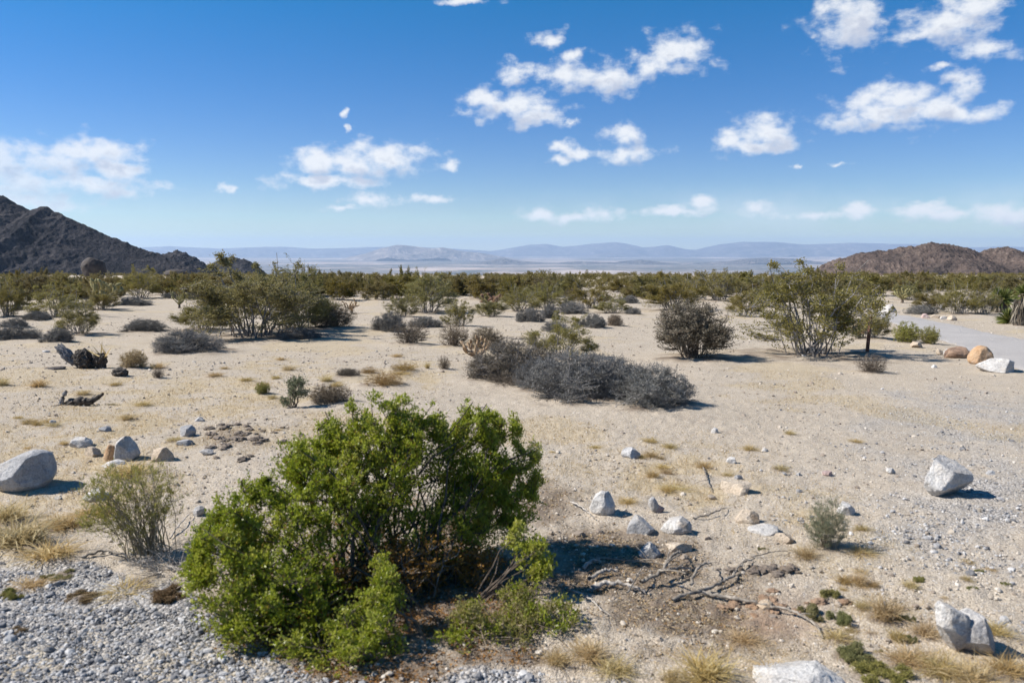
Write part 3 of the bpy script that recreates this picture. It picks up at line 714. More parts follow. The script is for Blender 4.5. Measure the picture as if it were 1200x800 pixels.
for k, (px, py, w, h, lb) in enumerate([(1092, 366, 52, 30, 'olive creosote bush above the grey mound by the road bend'), (1125, 369, 60, 36, 'dark olive creosote bush above the row of roadside stones'),
                                       (1152, 368, 52, 36, 'dark olive creosote bush left of the yucca rosette'), (1062, 352, 44, 24, 'small olive creosote bush above the white roadside rock')]):
    cre(px, py, w, h, lb, var=k + 1)
cre(30, 352, 60, 28, 'low olive creosote bush far left over the sandy gap', 'creosote_mid')
cre(428, 345, 42, 24, 'creosote bush above the small straw coloured cholla', 'creosote_mid')
cre(398, 352, 44, 26, 'creosote bush just right of the wide tall pair', 'creosote_mid')

gry(226, 414, 108, 32, 'wide dark grey mound in front of the wide tall creosote', var=0, depth_scale=.8)
gry(172, 389, 66, 18, 'low flat grey shrub behind the wide dark mound', var=1)
gry(18, 398, 64, 20, 'long low grey shrub at the left edge', var=2)
gry(66, 402, 44, 21, 'compact grey shrub between the long low one and the creosote', var=3)
gry(688, 468, 158, 66, 'tall middle hump of the long grey thicket on the sand', var=1, depth_scale=.9)
gry(755, 476, 132, 56, 'right end hump of the long grey thicket on the sand', var=4, depth_scale=.9)
gry(606, 446, 130, 52, 'left end hump of the long grey thicket beside the dead cholla', var=2, depth_scale=.8, mats={'foliage': M['brown_leaf']})
gry(650, 458, 110, 44, 'low saddle between the left end and middle humps of the thicket', var=0, depth_scale=.8)
gry(728, 462, 110, 50, 'back hump of the long grey thicket behind its right end', var=3, depth_scale=.8)
gry(459, 389, 52, 28, 'dark round grey shrub in front of the dense dark creosote', var=3)
gry(622, 378, 38, 20, 'small purple grey mound in front of the dull olive creosote', var=0)
gry(644, 374, 30, 20, 'narrow purple grey mound right of its twin', var=1)
gry(674, 368, 50, 16, 'low grey skirt shrub beneath the flat topped creosote', var=2)
gry(692, 385, 44, 20, 'grey shrub beside the pale straw shrub in the sandy lane', var=4)
gry(738, 356, 34, 12, 'small blue grey mound in the sandy lane', var=3)
gry(742, 369, 22, 10, 'tiny purple grey mound under the blue grey one', var=0)
gry(1079, 369, 42, 14, 'grey mound at the bend of the gravel road', var=1)
gry(160, 358, 44, 12, 'small dark mound near the pale cholla', var=2)
gry(20, 384, 40, 14, 'pale topped grey shrub under the left edge creosote', var=3)
gry(385, 384, 66, 36, 'large pale brown shrub right of the wide tall creosotes', 'tan', 'dry_shrub', var=0)
gry(410, 442, 46, 13, 'flat dark dry mound on the sand above the big green bush', 'tan', 'dry_shrub', var=1, mats={'foliage': M['brown_leaf']})
gry(390, 474, 62, 28, 'tan dome shaped dry shrub just above the big green bush', 'tan', 'dry_shrub', var=2)
gry(722, 383, 30, 18, 'pale straw shrub at the edge of the sandy lane', 'tan', 'dry_shrub', var=1)
gry(531, 407, 42, 34, 'pale brush topped shrub on dark stems left of the dead cholla', 'twig', 'dry_shrub', var=0, mats={'foliage': M['tan_twig']})
gry(566, 410, 56, 32, 'loose tan dry shrub behind the dead cholla', 'tan', 'dry_shrub', var=0)
gry(481, 404, 54, 32, 'bare low twiggy shrub right of the dark round one', 'twig', 'dry_shrub', var=1)
gry(600, 452, 70, 18, 'thin grey twig skirt at the front of the thicket', 'twig', 'dry_shrub', var=2)
gry(156, 432, 38, 27, 'small yellowish dry shrub right of the charred stump', 'tan', 'dry_shrub', var=2, mats={'foliage': M['straw']})
gry(186, 443, 17, 15, 'tiny bare twig shrub right of the small yellowish one', 'twig', 'dry_shrub', var=0)
gry(520, 433, 17, 19, 'small solitary dry tuft shrub in front of the pale brush topped one', 'twig', 'dry_shrub', var=1, mats={'foliage': M['tan_twig']})
gry(1020, 437, 42, 25, 'brown twiggy shrub in front of the rusty post', 'twig', 'dry_shrub', var=2)
for k, (px, py, w, h, lb) in enumerate([(470, 372, 50, 26, 'olive creosote bush left of the dense dark olive one'), (575, 372, 46, 24, 'olive creosote bush right behind the bright yellow green one'), (610, 366, 60, 30, 'olive creosote bush behind the small purple grey mound'), (716, 368, 50, 22, 'low olive creosote bush above the pale straw shrub'), (120, 364, 52, 26, 'olive creosote bush right of the loose olive one at the left'),
                                          (872, 372, 60, 34, 'pale olive creosote bush between the brown shrub and the tall open creosote'), (1000, 372, 56, 34, 'olive creosote bush behind the right side of the tall open creosote')]):
    cre(px, py, w, h, lb, var=k)
for k, (px, py, w, h, lb) in enumerate([(498, 384, 44, 16, 'low grey skirt shrub under the dense dark olive creosote'), (352, 398, 70, 16, 'low dark litter filled shrub under the wide tall creosotes'), (655, 390, 46, 16, 'low grey shrub in the sand right above the thicket'), (44, 376, 40, 14, 'small grey mound left of the loose olive creosote')]):
    gry(px, py, w, h, lb, var=k)
plant('brown', 'brown_shrub', 812, 421, 112, 76, 'big rounded brown shrub left of the tall open creosote', 'shrub', var=0, rot=.8)
plant('yellow', 'yellow_shrub', 1062, 403, 44, 27, 'yellow green shrub with dark base beside the gravel road', 'shrub', var=0)
plant('yellow', 'yellow_shrub', 1089, 404, 30, 24, 'paler yellow shrub nearest the gravel road edge', 'shrub', var=1)
plant('sage', 'sage_shrub', 968, 644, 66, 68, 'upright grey green shrub casting a shadow below the tan stones', 'shrub', var=0, rot=.3)
plant('yellow', 'seedling_shrub', 308, 462, 22, 17, 'tiny yellow green shrub on the sand left of the grey green seedling', 'shrub', var=1)
# grey green seedling: two crooked stems with leaf heads
def seedling():
    p = ground_at(344, 478); k = depth_of(p) / F
    st, lf = shrub(611, [((.1, 0, .78), (.36, .3, .24), 1.), ((-.25, .05, .2), (.24, .2, .16), .5), ((.32, 0, .5), (.2, .2, .2), .5), ((0, 0, .45), (.2, .2, .25), .4)], 12, 190, 11, (.065, .028), .05, .02, .008, .05, 2, -.8, crook=.14)
    root = link('seedling_shrub', None, None, p); root.scale = [38 * k] * 3
    link('stems', st.mesh('seedling_stems', [M['brown_stem']]), root); link('foliage', lf.mesh('seedling_foliage', [M['sage_leaf']]), root)
    tag(root, 'small crooked grey green seedling left of the tan dome shrub', 'shrub')
seedling()

# ------------------------------------------------------------------ the big green bush in front
def hero():
    root_p = ground_at(440, 690)
    def L(px, py, d, rx, ry, rz, w):      # a leafy lobe: where it is, and its half sizes in metres
        return (tuple(at_depth(px, py, d) - root_p), (rx, ry, rz), w)
    lobes = [L(318, 628, 3.75, .36, .34, .27, 2.0), L(285, 690, 3.55, .25, .28, .22, 1.3), L(345, 700, 3.5, .27, .22, .22, 1.1),
             L(395, 575, 4.05, .30, .32, .26, 1.6), L(452, 540, 4.15, .26, .28, .27, 1.7), L(360, 545, 4.2, .20, .25, .17, .8),
             L(478, 520, 4.35, .17, .22, .2, .8),
             L(555, 560, 4.4, .24, .28, .29, 2.3), L(588, 592, 4.45, .20, .26, .25, 1.6), L(530, 612, 4.25, .2, .24, .2, 1.), L(440, 610, 4.1, .26, .24, .2, 1.), L(260, 660, 3.55, .2, .24, .2, .9), L(300, 735, 3.4, .22, .2, .13, .9)]
    rng = np.random.RandomState(5)
    for px, py, d in ((425, 492, 4.2), (462, 488, 4.25), (498, 498, 4.3), (545, 497, 4.4), (580, 508, 4.45), (612, 545, 4.5), (385, 515, 4.2), (350, 530, 4.1),
                      (250, 615, 3.7), (235, 650, 3.6), (520, 515, 4.3), (300, 575, 3.85), (620, 590, 4.5), (440, 480, 4.15), (570, 492, 4.4)):
        lobes.append(L(px, py, d, rng.uniform(.05, .08), rng.uniform(.06, .1), rng.uniform(.08, .12), .16))
    for px, py, d in ((235, 640, 3.6), (262, 600, 3.7), (300, 572, 3.85), (340, 538, 4.1), (380, 508, 4.2), (420, 490, 4.2), (460, 484, 4.25), (490, 494, 4.3), (530, 504, 4.4), (560, 494, 4.4), (590, 506, 4.45), (615, 540, 4.5), (626, 580, 4.5)):
        for _ in range(3):
            lobes.append(L(px + rng.uniform(-16, 16), py + rng.uniform(-8, 14), d + rng.uniform(-.15, .15), rng.uniform(.025, .045), rng.uniform(.025, .045), rng.uniform(.09, .15), .09))
    zlow = [tuple(at_depth(px, py, d) - root_p) for px, py, d in ((300, 640, 3.7),)]
    def tf(pos, t, rng):
        n = perlin(pos * 3.1)
        return np.where(rng.rand(len(t)) < .045, rng.rand(len(t)) * .08, np.clip(t * .72 + .3 * n + .16, .1, 1))
    st, lf = shrub(3, lobes, 86, 5600, 23, (.0165, .0092), .16, .0075, .0017, .016, 2.0, -.85, .16, 6.5, .1, .8, 7, 4, .06, (0, 0, 0), .3, 5, tf)
    root = link('green_bush', None, None, root_p)
    link('stems', st.mesh('hero_stems', [M['dark_stem']]), root)
    link('foliage', lf.mesh('hero_foliage', [M['hero_leaf']]), root)
    # lower sprigs at the front, and one pale shoot to the right
    low = [L(432, 735, 3.35, .17, .16, .17, 1.2), L(405, 775, 3.2, .16, .14, .11, .9), L(455, 690, 3.5, .09, .1, .12, .5), L(445, 665, 3.6, .04, .05, .09, .2),
           L(350, 752, 3.3, .14, .12, .08, .4)]
    st, lf = shrub(4, low, 30, 440, 20, (.0165, .009), .12, .006, .0018, .018, 1.8, -.9, .26, 8, .1, .6, 6, 4, .06, tuple(ground_at(440, 745) - root_p), .3, 4, lambda p, t, r: np.clip(t * .8 + .2, 0, 1))
    link('stems', st.mesh('front_shoot_stems', [M['brown_stem']]), root); link('foliage', lf.mesh('front_shoot_foliage', [M['hero_leaf']]), root)
    shoot = [L(625, 648, 3.95, .10, .08, .10, 1.), L(640, 668, 3.9, .075, .06, .05, .6), L(606, 628, 4.0, .05, .05, .09, .35)]
    st, lf = shrub(6, shoot, 9, 120, 20, (.019, .0105), .012, .006, .0018, .018, 2.6, -.8, .0, 6, .1, .6, 6, 4, .05, tuple(ground_at(545, 705) - root_p), .55, 5, lambda p, t, r: np.clip(t * .6 + .45, 0, 1))
    link('stems', st.mesh('side_shoot_stems', [M['brown_stem']]), root); link('foliage', lf.mesh('side_shoot_foliage', [M['hero_leaf']]), root)
    # dead brown growth inside and near the ground
    dead = [L(470, 660, 3.95, .36, .2, .16, 1.), L(400, 690, 3.8, .25, .15, .12, .7), L(540, 665, 4.1, .22, .18, .13, .8), L(350, 735, 3.5, .25, .14, .08, .5)]
    st, lf = shrub(8, dead, 54, 900, 14, (.016, .009), .16, .006, .002, .025, 2., -.9, .1, 5, .1, .2)
    link('dead_twigs', st.mesh('dead_twig', [M['dead_wood']]), root); link('dead_foliage', lf.mesh('dead_foliage', [M['dead_leaf']]), root)
    tag(root, 'large lush green bush on the verge with dark stems and orange litter below', 'bush')
    # a low spreading half dead plant at its right foot
    p2 = ground_at(600, 742)
    def L2(px, py, d, rx, ry, rz, w): return (tuple(at_depth(px, py, d) - p2), (rx, ry, rz), w)
    lo = [L2(645, 722, 3.6, .15, .16, .07, 1.), L2(590, 738, 3.5, .16, .16, .07, .9), L2(550, 726, 3.5, .1, .12, .10, .6), L2(610, 700, 3.7, .12, .12, .06, .6), L2(672, 738, 3.6, .10, .1, .06, .5), L2(530, 748, 3.4, .1, .1, .05, .4)]
    st, lf = shrub(9, lo, 70, 380, 11, (.016, .008), .13, .0032, .0014, .02, 2.0, -.9, .3, 8, .1, .5, 6, 4, .08, (0, 0, 0), .4, 4)
    r2 = link('low_green_plant', None, None, p2)
    link('stems', st.mesh('low_plant_stems', [M['tan_twig']]), r2); link('foliage', lf.mesh('low_plant_foliage', [M['broom_leaf']]), r2)
    st, lf = shrub(10, lo, 30, 170, 13, (.016, .009), .1, .003, .0014, .02, 2.6, -.8)
    link('foliage', lf.mesh('low_plant_green', [M['hero_leaf']]), r2)
    tag(r2, 'low sprawling yellow green plant with straw stems right of the green bush', 'plant')
hero()

def broom():
    p = ground_at(178, 650); k = depth_of(p) / F
    def L(px, py, d, rx, ry, rz, w): return (tuple(at_depth(px, py, d) - p), (rx, ry, rz), w)
    d0 = depth_of(p)
    lobes = [L(150, 585, d0, 58 * k, .2, 48 * k, 1.2), L(118, 592, d0 - .1, 36 * k, .15, 40 * k, .9), L(178, 578, d0 + .1, 42 * k, .2, 46 * k, .9), L(150, 620, d0, 50 * k, .15, 30 * k, .5)]
    st, lf = shrub(21, lobes, 80, 760, 10, (.019, .0036), .05, .0035, .0013, .010, 2.6, -.8, .15, 5, .3, .9, 6, 4, .05, (0, 0, 0), .3)
    root = link('broom_bush', None, None, p)
    link('stems', st.mesh('broom_stems', [M['tan_twig']]), root); link('foliage', lf.mesh('broom_foliage', [M['broom_leaf']]), root)
    tag(root, 'airy yellow green broom bush with thin straw stems left of the green bush', 'bush')
    st, lf = shrub(22, [((.02, 0, .05), (.28, .22, .07), 1.)], 30, 220, 0, base_spread=.12, r_main=.003, r_sprig=.0015, lowcut=-.9)
    p2 = ground_at(200, 668)
    o = link('dead_twigs', st.mesh('dead_twig_pile', [M['bleached']]), None, p2)
    tag(o, 'tangle of dry bleached twigs on the ground at the broom bush foot', 'twig pile')
broom()

# ------------------------------------------------------------------ rocks
def ico(sub):
    t = (1 + 5 ** .5) / 2
    v = [(-1, t, 0), (1, t, 0), (-1, -t, 0), (1, -t, 0), (0, -1, t), (0, 1, t), (0, -1, -t), (0, 1, -t), (t, 0, -1), (t, 0, 1), (-t, 0, -1), (-t, 0, 1)]
    f = [(0, 11, 5), (0, 5, 1), (0, 1, 7), (0, 7, 10), (0, 10, 11), (1, 5, 9), (5, 11, 4), (11, 10, 2), (10, 7, 6), (7, 1, 8), (3, 9, 4), (3, 4, 2), (3, 2, 6), (3, 6, 8), (3, 8, 9),
         (4, 9, 5), (2, 4, 11), (6, 2, 10), (8, 6, 7), (9, 8, 1)]
    v = [np.array(q) / np.linalg.norm(q) for q in v]
    for _ in range(sub):
        cache = {}; nf = []
        def mid(a, b):
            k = (min(a, b), max(a, b))
            if k not in cache:
                m = v[a] + v[b]; v.append(m / np.linalg.norm(m)); cache[k] = len(v) - 1
            return cache[k]
        for a, b, c in f:
            x, y, z = mid(a, b), mid(b, c), mid(c, a)
            nf += [(a, x, z), (b, y, x), (c, z, y), (x, y, z)]
        f = nf
    return np.array(v), np.array(f)
ICO = {k: ico(k) for k in (1, 3, 4, 5)}

ROCKS = []
def rock_mesh(seed, mat, sub=4, cuts=9, hard=.72, rough=.045, shape=None, mix_in=None):
    rng = np.random.RandomState(seed)
    V, Fc = ICO[sub]; V = V.copy()
    if shape is not None: V = shape(V)
    for _ in range(cuts + 7):
        n = norm(rng.normal(size=3)); n[2] = abs(n[2]) * .9 if rng.rand() < .75 else n[2]; n = norm(n)
        d = rng.uniform(hard - .2, hard + .16)
        e = V @ n - d
        V = V - np.where(e > 0, e * .985, 0)[:, None] * n
    V = V * (1 + rough * fbm(V * 2.1 + seed, 4)[:, None]) + .012 * fbm(V * 9 + seed, 3)[:, None] * norm(V)
    lo, hi = V.min(0), V.max(0)
    V = (V - (lo + hi) / 2) / (hi - lo)            # unit box, centred
    return mesh_np('rock', V, [(Fc, 0)], [mat], None, True)

def rock(px, py, w, h, label, mat='rock_white', seed=0, name='rock', cat='rock', depth=.85, bury=.22, rot=0., tilt=(0, 0), cuts=9, hard=.72, sub=4, shape=None, group=None, rough=.05):
    p = ground_at(px, py); k = depth_of(p) / F
    if name == 'rock': w *= .92; h *= .94
    dip = math.asin(min(.9, (CAM[2] - p[2]) / np.linalg.norm(p - CAM))); D = w * k * depth
    Hh = math.sqrt(max((h * k) ** 2 - (.8 * D * math.sin(dip)) ** 2, (.45 * h * k) ** 2)) / math.cos(dip)
    W, Hh = w * k, Hh / (1 - bury)
    me = rock_mesh(seed, M[mat], sub, cuts, hard, rough, shape)
    # bake the real size into the mesh so that the grain of the stone keeps its scale
    co = np.empty(len(me.vertices) * 3, np.float32); me.vertices.foreach_get('co', co); co = co.reshape(-1, 3) * np.array([W, W * depth, Hh])
    me.vertices.foreach_set('co', co.ravel().astype(np.float32)); me.update()
    o = link(name, me, None, (p[0], p[1] + W * depth * .35, p[2] + Hh * (.5 - bury)))
    o.rotation_euler = (tilt[0], tilt[1], rot)
    ROCKS.append((p[0], p[1] + W * depth * .35, W * .5))
    return tag(o, label, cat, group)

def lobed(V):   # saddle between two humps
    V = V.copy(); s = np.exp(-((V[:, 0] - .08) / .28) ** 2) * np.clip(V[:, 2] + .2, 0, 1)
    V[:, 2] -= .62 * s; V[:, 2] += .28 * np.clip(-V[:, 0], 0, 1) * (V[:, 2] > 0)
    return V
def peak(V):
    V = V.copy(); t = np.clip((V[:, 2] + 1) / 2, 0, 1); V[:, 0] = V[:, 0] * (1 - .62 * t) ; V[:, 1] *= (1 - .5 * t); return V
def wedge(V):
    V = V.copy(); V[:, 2] *= np.where(V[:, 2] > 0, .75 + .55 * V[:, 0], 1.); return V

rock(14, 579, 70, 48, 'big smooth grey boulder at the left edge', 'rock_grey', 11, 'boulder', 'boulder', 1., .12, 0, (0, .05), 1, .9, 5, lambda V: wedge(V), rough=.035)
rock(1119, 586, 56, 47, 'big white angular boulder alone on the right sand', 'rock_white', 31, 'boulder', 'boulder', .9, .08, .9, (0, .2), 6, .7, 5)
def notched():
    o = rock(1146, 770, 62, 46, 'mottled pale boulder with a notch between two humps', 'rock_mottled', 33, 'boulder', 'boulder', .8, .12, 0, (.0, .25), 8, .74, 5)
    me = o.data; n = len(me.vertices); co = np.empty(n * 3, np.float32); me.vertices.foreach_get('co', co); A = co.reshape(-1, 3)
    B = rock_mesh(35, M['rock_mottled'], 5, 8, .74); cb = np.empty(len(B.vertices) * 3, np.float32); B.vertices.foreach_get('co', cb); Bv = cb.reshape(-1, 3)
    W = np.ptp(A[:, 0]); Bv = Bv * np.array([W * .62, W * .5, W * 1.02]); a = -.62
    Bv = np.stack([Bv[:, 0] * math.cos(a) + Bv[:, 2] * math.sin(a), Bv[:, 1], -Bv[:, 0] * math.sin(a) + Bv[:, 2] * math.cos(a)], -1) + np.array([-W * .40, -W * .02, W * .10])
    Fc = ICO[5][1]
    o.data = mesh_np('notched_boulder', np.concatenate([A, Bv]), [(Fc, 0), (Fc + n, 0)], [M['rock_mottled']], None, True)
notched()
rock(707, 605, 33, 30, 'white peaked rock right of the green bush', 'rock_white', 41, tilt=(0, .1), shape=peak, cuts=7, bury=.1)
rock(751, 627, 36, 23, 'grey blocky rock left of the white domed one', 'rock_grey', 42, cuts=12, hard=.6)
rock(795, 627, 42, 20, 'white domed rock right of the grey blocky one', 'rock_white', 43, cuts=6, hard=.8)
rock(762, 654, 29, 18, 'grey rock half in shadow below the grey blocky one', 'rock_grey', 44, cuts=10)
rock(797, 648, 34, 14, 'flat rock with orange stained end below the white domed one', 'rock_tan', 45, cuts=10, hard=.6)
rock(766, 601, 13, 19, 'small upright grey stone slab above the white domed rock', 'rock_grey', 46, shape=peak, tilt=(0, -.2), bury=.08)
rock(774, 601, 12, 10, 'small pinkish stone leaning on the upright slab', 'rock_pink', 47)
rock(740, 538, 25, 14, 'two toned grey stone on the sand above the rock cluster', 'rock_grey', 48, hard=.8)
rock(866, 580, 38, 15, 'flat topped tan and grey stone block', 'rock_tan', 49, cuts=12, hard=.58)
rock(866, 562, 11, 6, 'thin grey stone chip behind the flat topped block', 'rock_grey', 50)
rock(878, 615, 32, 17, 'rounded tan rock above the white slab', 'rock_tan', 51, hard=.8)
rock(899, 628, 40, 13, 'flat white slab between two tan rocks', 'rock_white', 52, cuts=12, hard=.6)
rock(921, 637, 24, 12, 'small tan rock right of the flat white slab', 'rock_tan', 53)
rock(993, 604, 24, 16, 'rounded white stone behind the grey green shrub', 'rock_white', 54, hard=.82)
rock(1045, 556, 13, 8, 'small white stone left of the white angular boulder', 'rock_white', 55)
rock(1162, 557, 11, 6, 'small grey stone right of the white angular boulder', 'rock_grey', 56)
rock(971, 558, 14, 6, 'small pink flat stone on the sand above the grey green shrub', 'rock_pink', 57)
rock(858, 543, 13, 8, 'small white stone above the flat topped block', 'rock_white', 58)
rock(838, 508, 9, 7, 'small round white pebble stone highest on the sand', 'rock_white', 59)
rock(897, 530, 8, 6, 'small white stone right of the round pebble stone', 'rock_white', 60)
rock(900, 716, 26, 14, 'pale stone beside the red crumbly earth', 'rock_tan', 61, cuts=8)
rock(956, 828, 112, 50, 'large pale slab breaking the ground at the bottom edge', 'rock_white', 64, 'stone_slab', 'rock', 1.1, .3, .2, (0, -.08), -1, .7, 5, rough=.09)
rock(830, 634, 9, 5, 'small black stone right of the orange stained rock', 'rock_dark', 63)
# left cluster
rock(92, 525, 27, 12, 'white flat stone left of the orange and white rock', 'rock_white', 71)
rock(128, 540, 18, 20, 'orange stone standing against the white rock', 'rock_orange', 72, shape=peak)
rock(145, 541, 34, 31, 'white rock with the orange stone at its left side', 'rock_white', 73, cuts=12, hard=.62)
rock(106, 536, 22, 13, 'tan rock below the white flat stone', 'rock_tan', 74)
rock(189, 541, 28, 18, 'speckled pale rock behind the broom bush', 'rock_tan', 75)
rock(218, 512, 21, 14, 'grey stone by the crumbled dark earth', 'rock_grey', 76)
rock(215, 522, 20, 7, 'flat grey stone under the grey stone', 'rock_grey', 77)
rock(241, 533, 18, 7, 'thin white stone at the lower edge of the dark earth', 'rock_white', 78)
rock(122, 506, 15, 7, 'low grey stone above the orange and white rock', 'rock_grey', 79)
rock(233, 494, 13, 6, 'bluish grey stone above the dark earth', 'rock_grey', 80)
rock(60, 497, 9, 5, 'small white stone below the charred log', 'rock_white', 81)
rock(108, 588, 42, 14, 'long white slab under the broom bush', 'rock_white', 82, cuts=12, hard=.6)
rock(130, 548, 30, 8, 'low white slab below the orange stone', 'rock_white', 83, cuts=12, hard=.6)
rock(232, 605, 16, 12, 'pale stone between broom bush and green bush', 'rock_grey', 84)
# right roadside
rock(1177, 438, 44, 18, 'white and grey boulder at the right edge by the road', 'rock_white', 91, 'boulder', 'boulder', .9, .14, .2, (0, .1), 9, .68)
rock(1153, 428, 28, 23, 'orange boulder beside the road', 'rock_orange', 92, 'boulder', 'boulder', .9, .1, 0, (0, 0), 9, .7, 4, peak)
rock(1127, 421, 34, 14, 'low reddish brown boulder left of the orange one', 'rock_brown', 93, 'boulder', 'boulder', .9, .2, .3)
rock(1113, 417, 13, 9, 'white stone left of the reddish brown boulder', 'rock_white', 94)
rock(1103, 416, 11, 8, 'tan stone at the left end of the road boulders', 'rock_tan', 95)
rock(1076, 408, 15, 8, 'orange grey stone below the yellow green shrub', 'rock_tan', 96)
rock(1010, 392, 20, 14, 'orange rock half hidden behind the rusty post', 'rock_orange', 97)
rock(1044, 367, 20, 11, 'white rock on the far side of the road bend', 'rock_white', 98)
for k, (px, py, w, h, lb, mt) in enumerate([(1086, 373, 11, 6, 'pinkish roadside stone at the left of the row', 'rock_pink'), (1097, 373, 10, 5, 'second roadside stone from the left of the row', 'rock_tan'),
                                            (1107, 375, 9, 5, 'white roadside stone in the middle of the row', 'rock_white'), (1117, 376, 13, 7, 'tan roadside stone at the right of the row', 'rock_tan'),
                                            (1105, 364, 10, 7, 'pale stone under the dark olive creosote by the road', 'rock_white')]):
    rock(px, py, w, h, lb, mt, 110 + k, group='stones along the gravel road')
rock(1096, 432, 8, 5, 'tiny white stone on the sand left of the road boulders', 'rock_white', 120)
rock(943, 420, 8, 5, 'tiny white stone at the foot of the tall open creosote', 'rock_white', 121)

def far_rock(px, ptop, dist, w, label, seed, h):
    x = (px - 600) / F * dist; z0 = float(hgt(x, dist)); k = dist / F
    top = CAM[2] - (ptop - HOR) * k
    me = rock_mesh(seed, M['rock_dark'], 4, -5, .95, .07)
    co = np.empty(len(me.vertices) * 3, np.float32); me.vertices.foreach_get('co', co)
    Hh = max(top - z0, 1.) * 1.15; co = co.reshape(-1, 3) * np.array([w * k, w * k * .9, Hh]); me.vertices.foreach_set('co', co.ravel().astype(np.float32)); me.update()
    return tag(link('boulder', me, None, (x, dist, top - Hh / 2)), label, 'boulder')
far_rock(112, 301, 170, 27, 'huge dark rounded boulder on the plain below the dark hill', 131, 10)
far_rock(207, 315, 190, 26, 'low dark boulder right of the huge rounded one', 132, 6)

# pale low building far right
def building():
    d = 240.; k = d / F; x0, x1 = (1109 - 600) * k, (1137 - 600) * k
    zt = CAM[2] - (326.5 - HOR) * k; z0 = float(hgt((x0 + x1) / 2, d))
    root = link('low_building', None, None, ((x0 + x1) / 2, d, z0))
    def box(mb, a, b):
        a = np.array(a); b = np.array(b)
        V = np.array([[(a, b)[i][0], (a, b)[j][1], (a, b)[l][2]] for i in (0, 1) for j in (0, 1) for l in (0, 1)])
        mb.add(V, np.array([[0, 1, 3, 2], [4, 6, 7, 5], [0, 4, 5, 1], [2, 3, 7, 6], [0, 2, 6, 4], [1, 5, 7, 3]]))
    hw = (x1 - x0) / 2; H = zt - z0
    mb = MB(); box(mb, (-hw, 0, -.3), (hw, 5, H - .25)); link('wall', mb.mesh('building_wall', [M['plaster']]), root)
    mb = MB(); box(mb, (-hw - .25, -.25, H - .25), (hw + .25, 5.25, H)); link('roof', mb.mesh('building_roof', [M['roof']]), root)
    for q in (-.5, .1, .55):
        mb = MB(); box(mb, (q * hw, -.06, H * .35), (q * hw + .9, -.005, H * .7)); link('window', mb.mesh('building_window', [M['charred']]), root)
    tag(root, 'low cream flat roofed building at the foot of the reddish hill', 'building')
building()

# ------------------------------------------------------------------ dead wood, stump, post
def branch(pts, r, label, mat='dead_wood', twigs=0, seed=0, lift=.01, name='dead_branch', r_end=.35):
    P0 = np.array([ground_at(*q) for q in pts]); n = len(P0); r = r * .85
    K = n * 6; t = np.linspace(0, n - 1, K)
    rng = np.random.RandomState(seed)
    P = np.stack([np.interp(t, np.arange(n), P0[:, c]) for c in range(3)], -1)
    # round the corners a little and let it rise off the ground in the middle
    for _ in range(3): P[1:-1] = (P[:-2] + 2 * P[1:-1] + P[2:]) / 4
    P[:, 2] = hgt(P[:, 0], P[:, 1]) + lift + r * .5 + lift * 1.5 * np.sin(np.linspace(0, 3.14, K)) * rng.uniform(.5, 1.5)
    P += rng.normal(size=P.shape) * r * .35
    mb = MB(); rad = r * np.linspace(1, r_end, K) * (1 + .25 * perlin(np.stack([t * 1.5, t * 0 + seed, t * 0], -1)))
    tubes(mb, P[None], rad[None], 8, 0)
    c = P.mean(0)
    for q in range(twigs):
        i = rng.randint(K // 5, K - 2); a = P[i]; L = rng.uniform(.06, .2)
        d = norm(norm(P[min(i + 3, K - 1)] - P[i]) * .8 + rng.normal(size=3) * np.array([.8, .8, .35]))
        b = a + d * L; b[2] = max(b[2], float(hgt(b[0], b[1])) + .01)
        tubes(mb, bez(a[None], ((a + b) / 2 + np.array([0, 0, .02]))[None], b[None], 5), (rad[i] * .6 * np.linspace(1, .4, 5))[None], 5, 0)
    for i in range(len(mb.v)): mb.v[i] = mb.v[i] - c
    return tag(link(name, mb.mesh('branch', [M[mat]], True), None, c), label, 'branch', 'dead branches on the ground')

branch([(694, 693), (708, 688), (726, 690), (744, 694), (755, 697)], .017, 'thick bleached dead branch lying at the edge of the bush shadow', 'bleached', 1, 1)
branch([(788, 705), (824, 696), (846, 688), (859, 680), (866, 668), (882, 657)], .012, 'crooked dead branch rising right toward the tan rocks', 'dead_wood', 5, 2)
branch([(824, 698), (846, 703), (870, 708), (898, 716), (922, 721), (942, 728), (958, 739), (964, 750)], .012, 'long curved grey root crossing the red earth', 'dead_wood', 2, 3)
branch([(750, 688), (774, 685), (792, 679), (808, 671)], .013, 'dark curved branch in the dead branch heap', 'dead_wood', 4, 4, .02)
branch([(772, 683), (783, 673), (793, 665), (799, 656)], .012, 'upright slanting grey branch in the dead branch heap', 'dead_wood', 3, 5, .04)
branch([(808, 693), (820, 684), (834, 668)], .010, 'short slanting branch right of the dead branch heap', 'dead_wood', 1, 6, .03)
branch([(668, 694), (684, 700), (694, 708), (704, 718), (716, 724)], .007, 'thin wavy pale root below the thick bleached branch', 'bleached', 2, 7)
branch([(813, 609), (831, 608), (843, 603), (851, 597)], .008, 'thin dark branch left of the rounded tan rock', 'dead_wood', 1, 8)
branch([(824, 548), (827, 558), (829, 567), (835, 578)], .008, 'thin dark twig on the sand above the white domed rock', 'dead_wood', 3, 9)
branch([(669, 590), (682, 600), (697, 610)], .008, 'pale stick left of the white peaked rock', 'bleached', 1, 10)
branch([(683, 668), (692, 663), (702, 658)], .014, 'short pale wood piece inside the bush shadow', 'bleached', 0, 11)
branch([(96, 656), (125, 648), (150, 655), (166, 662)], .010, 'grey forked stick lying left of the broom bush foot', 'dead_wood', 3, 12)
branch([(690, 683), (706, 676), (722, 672)], .015, 'second pale wood piece inside the bush shadow', 'bleached', 0, 13)
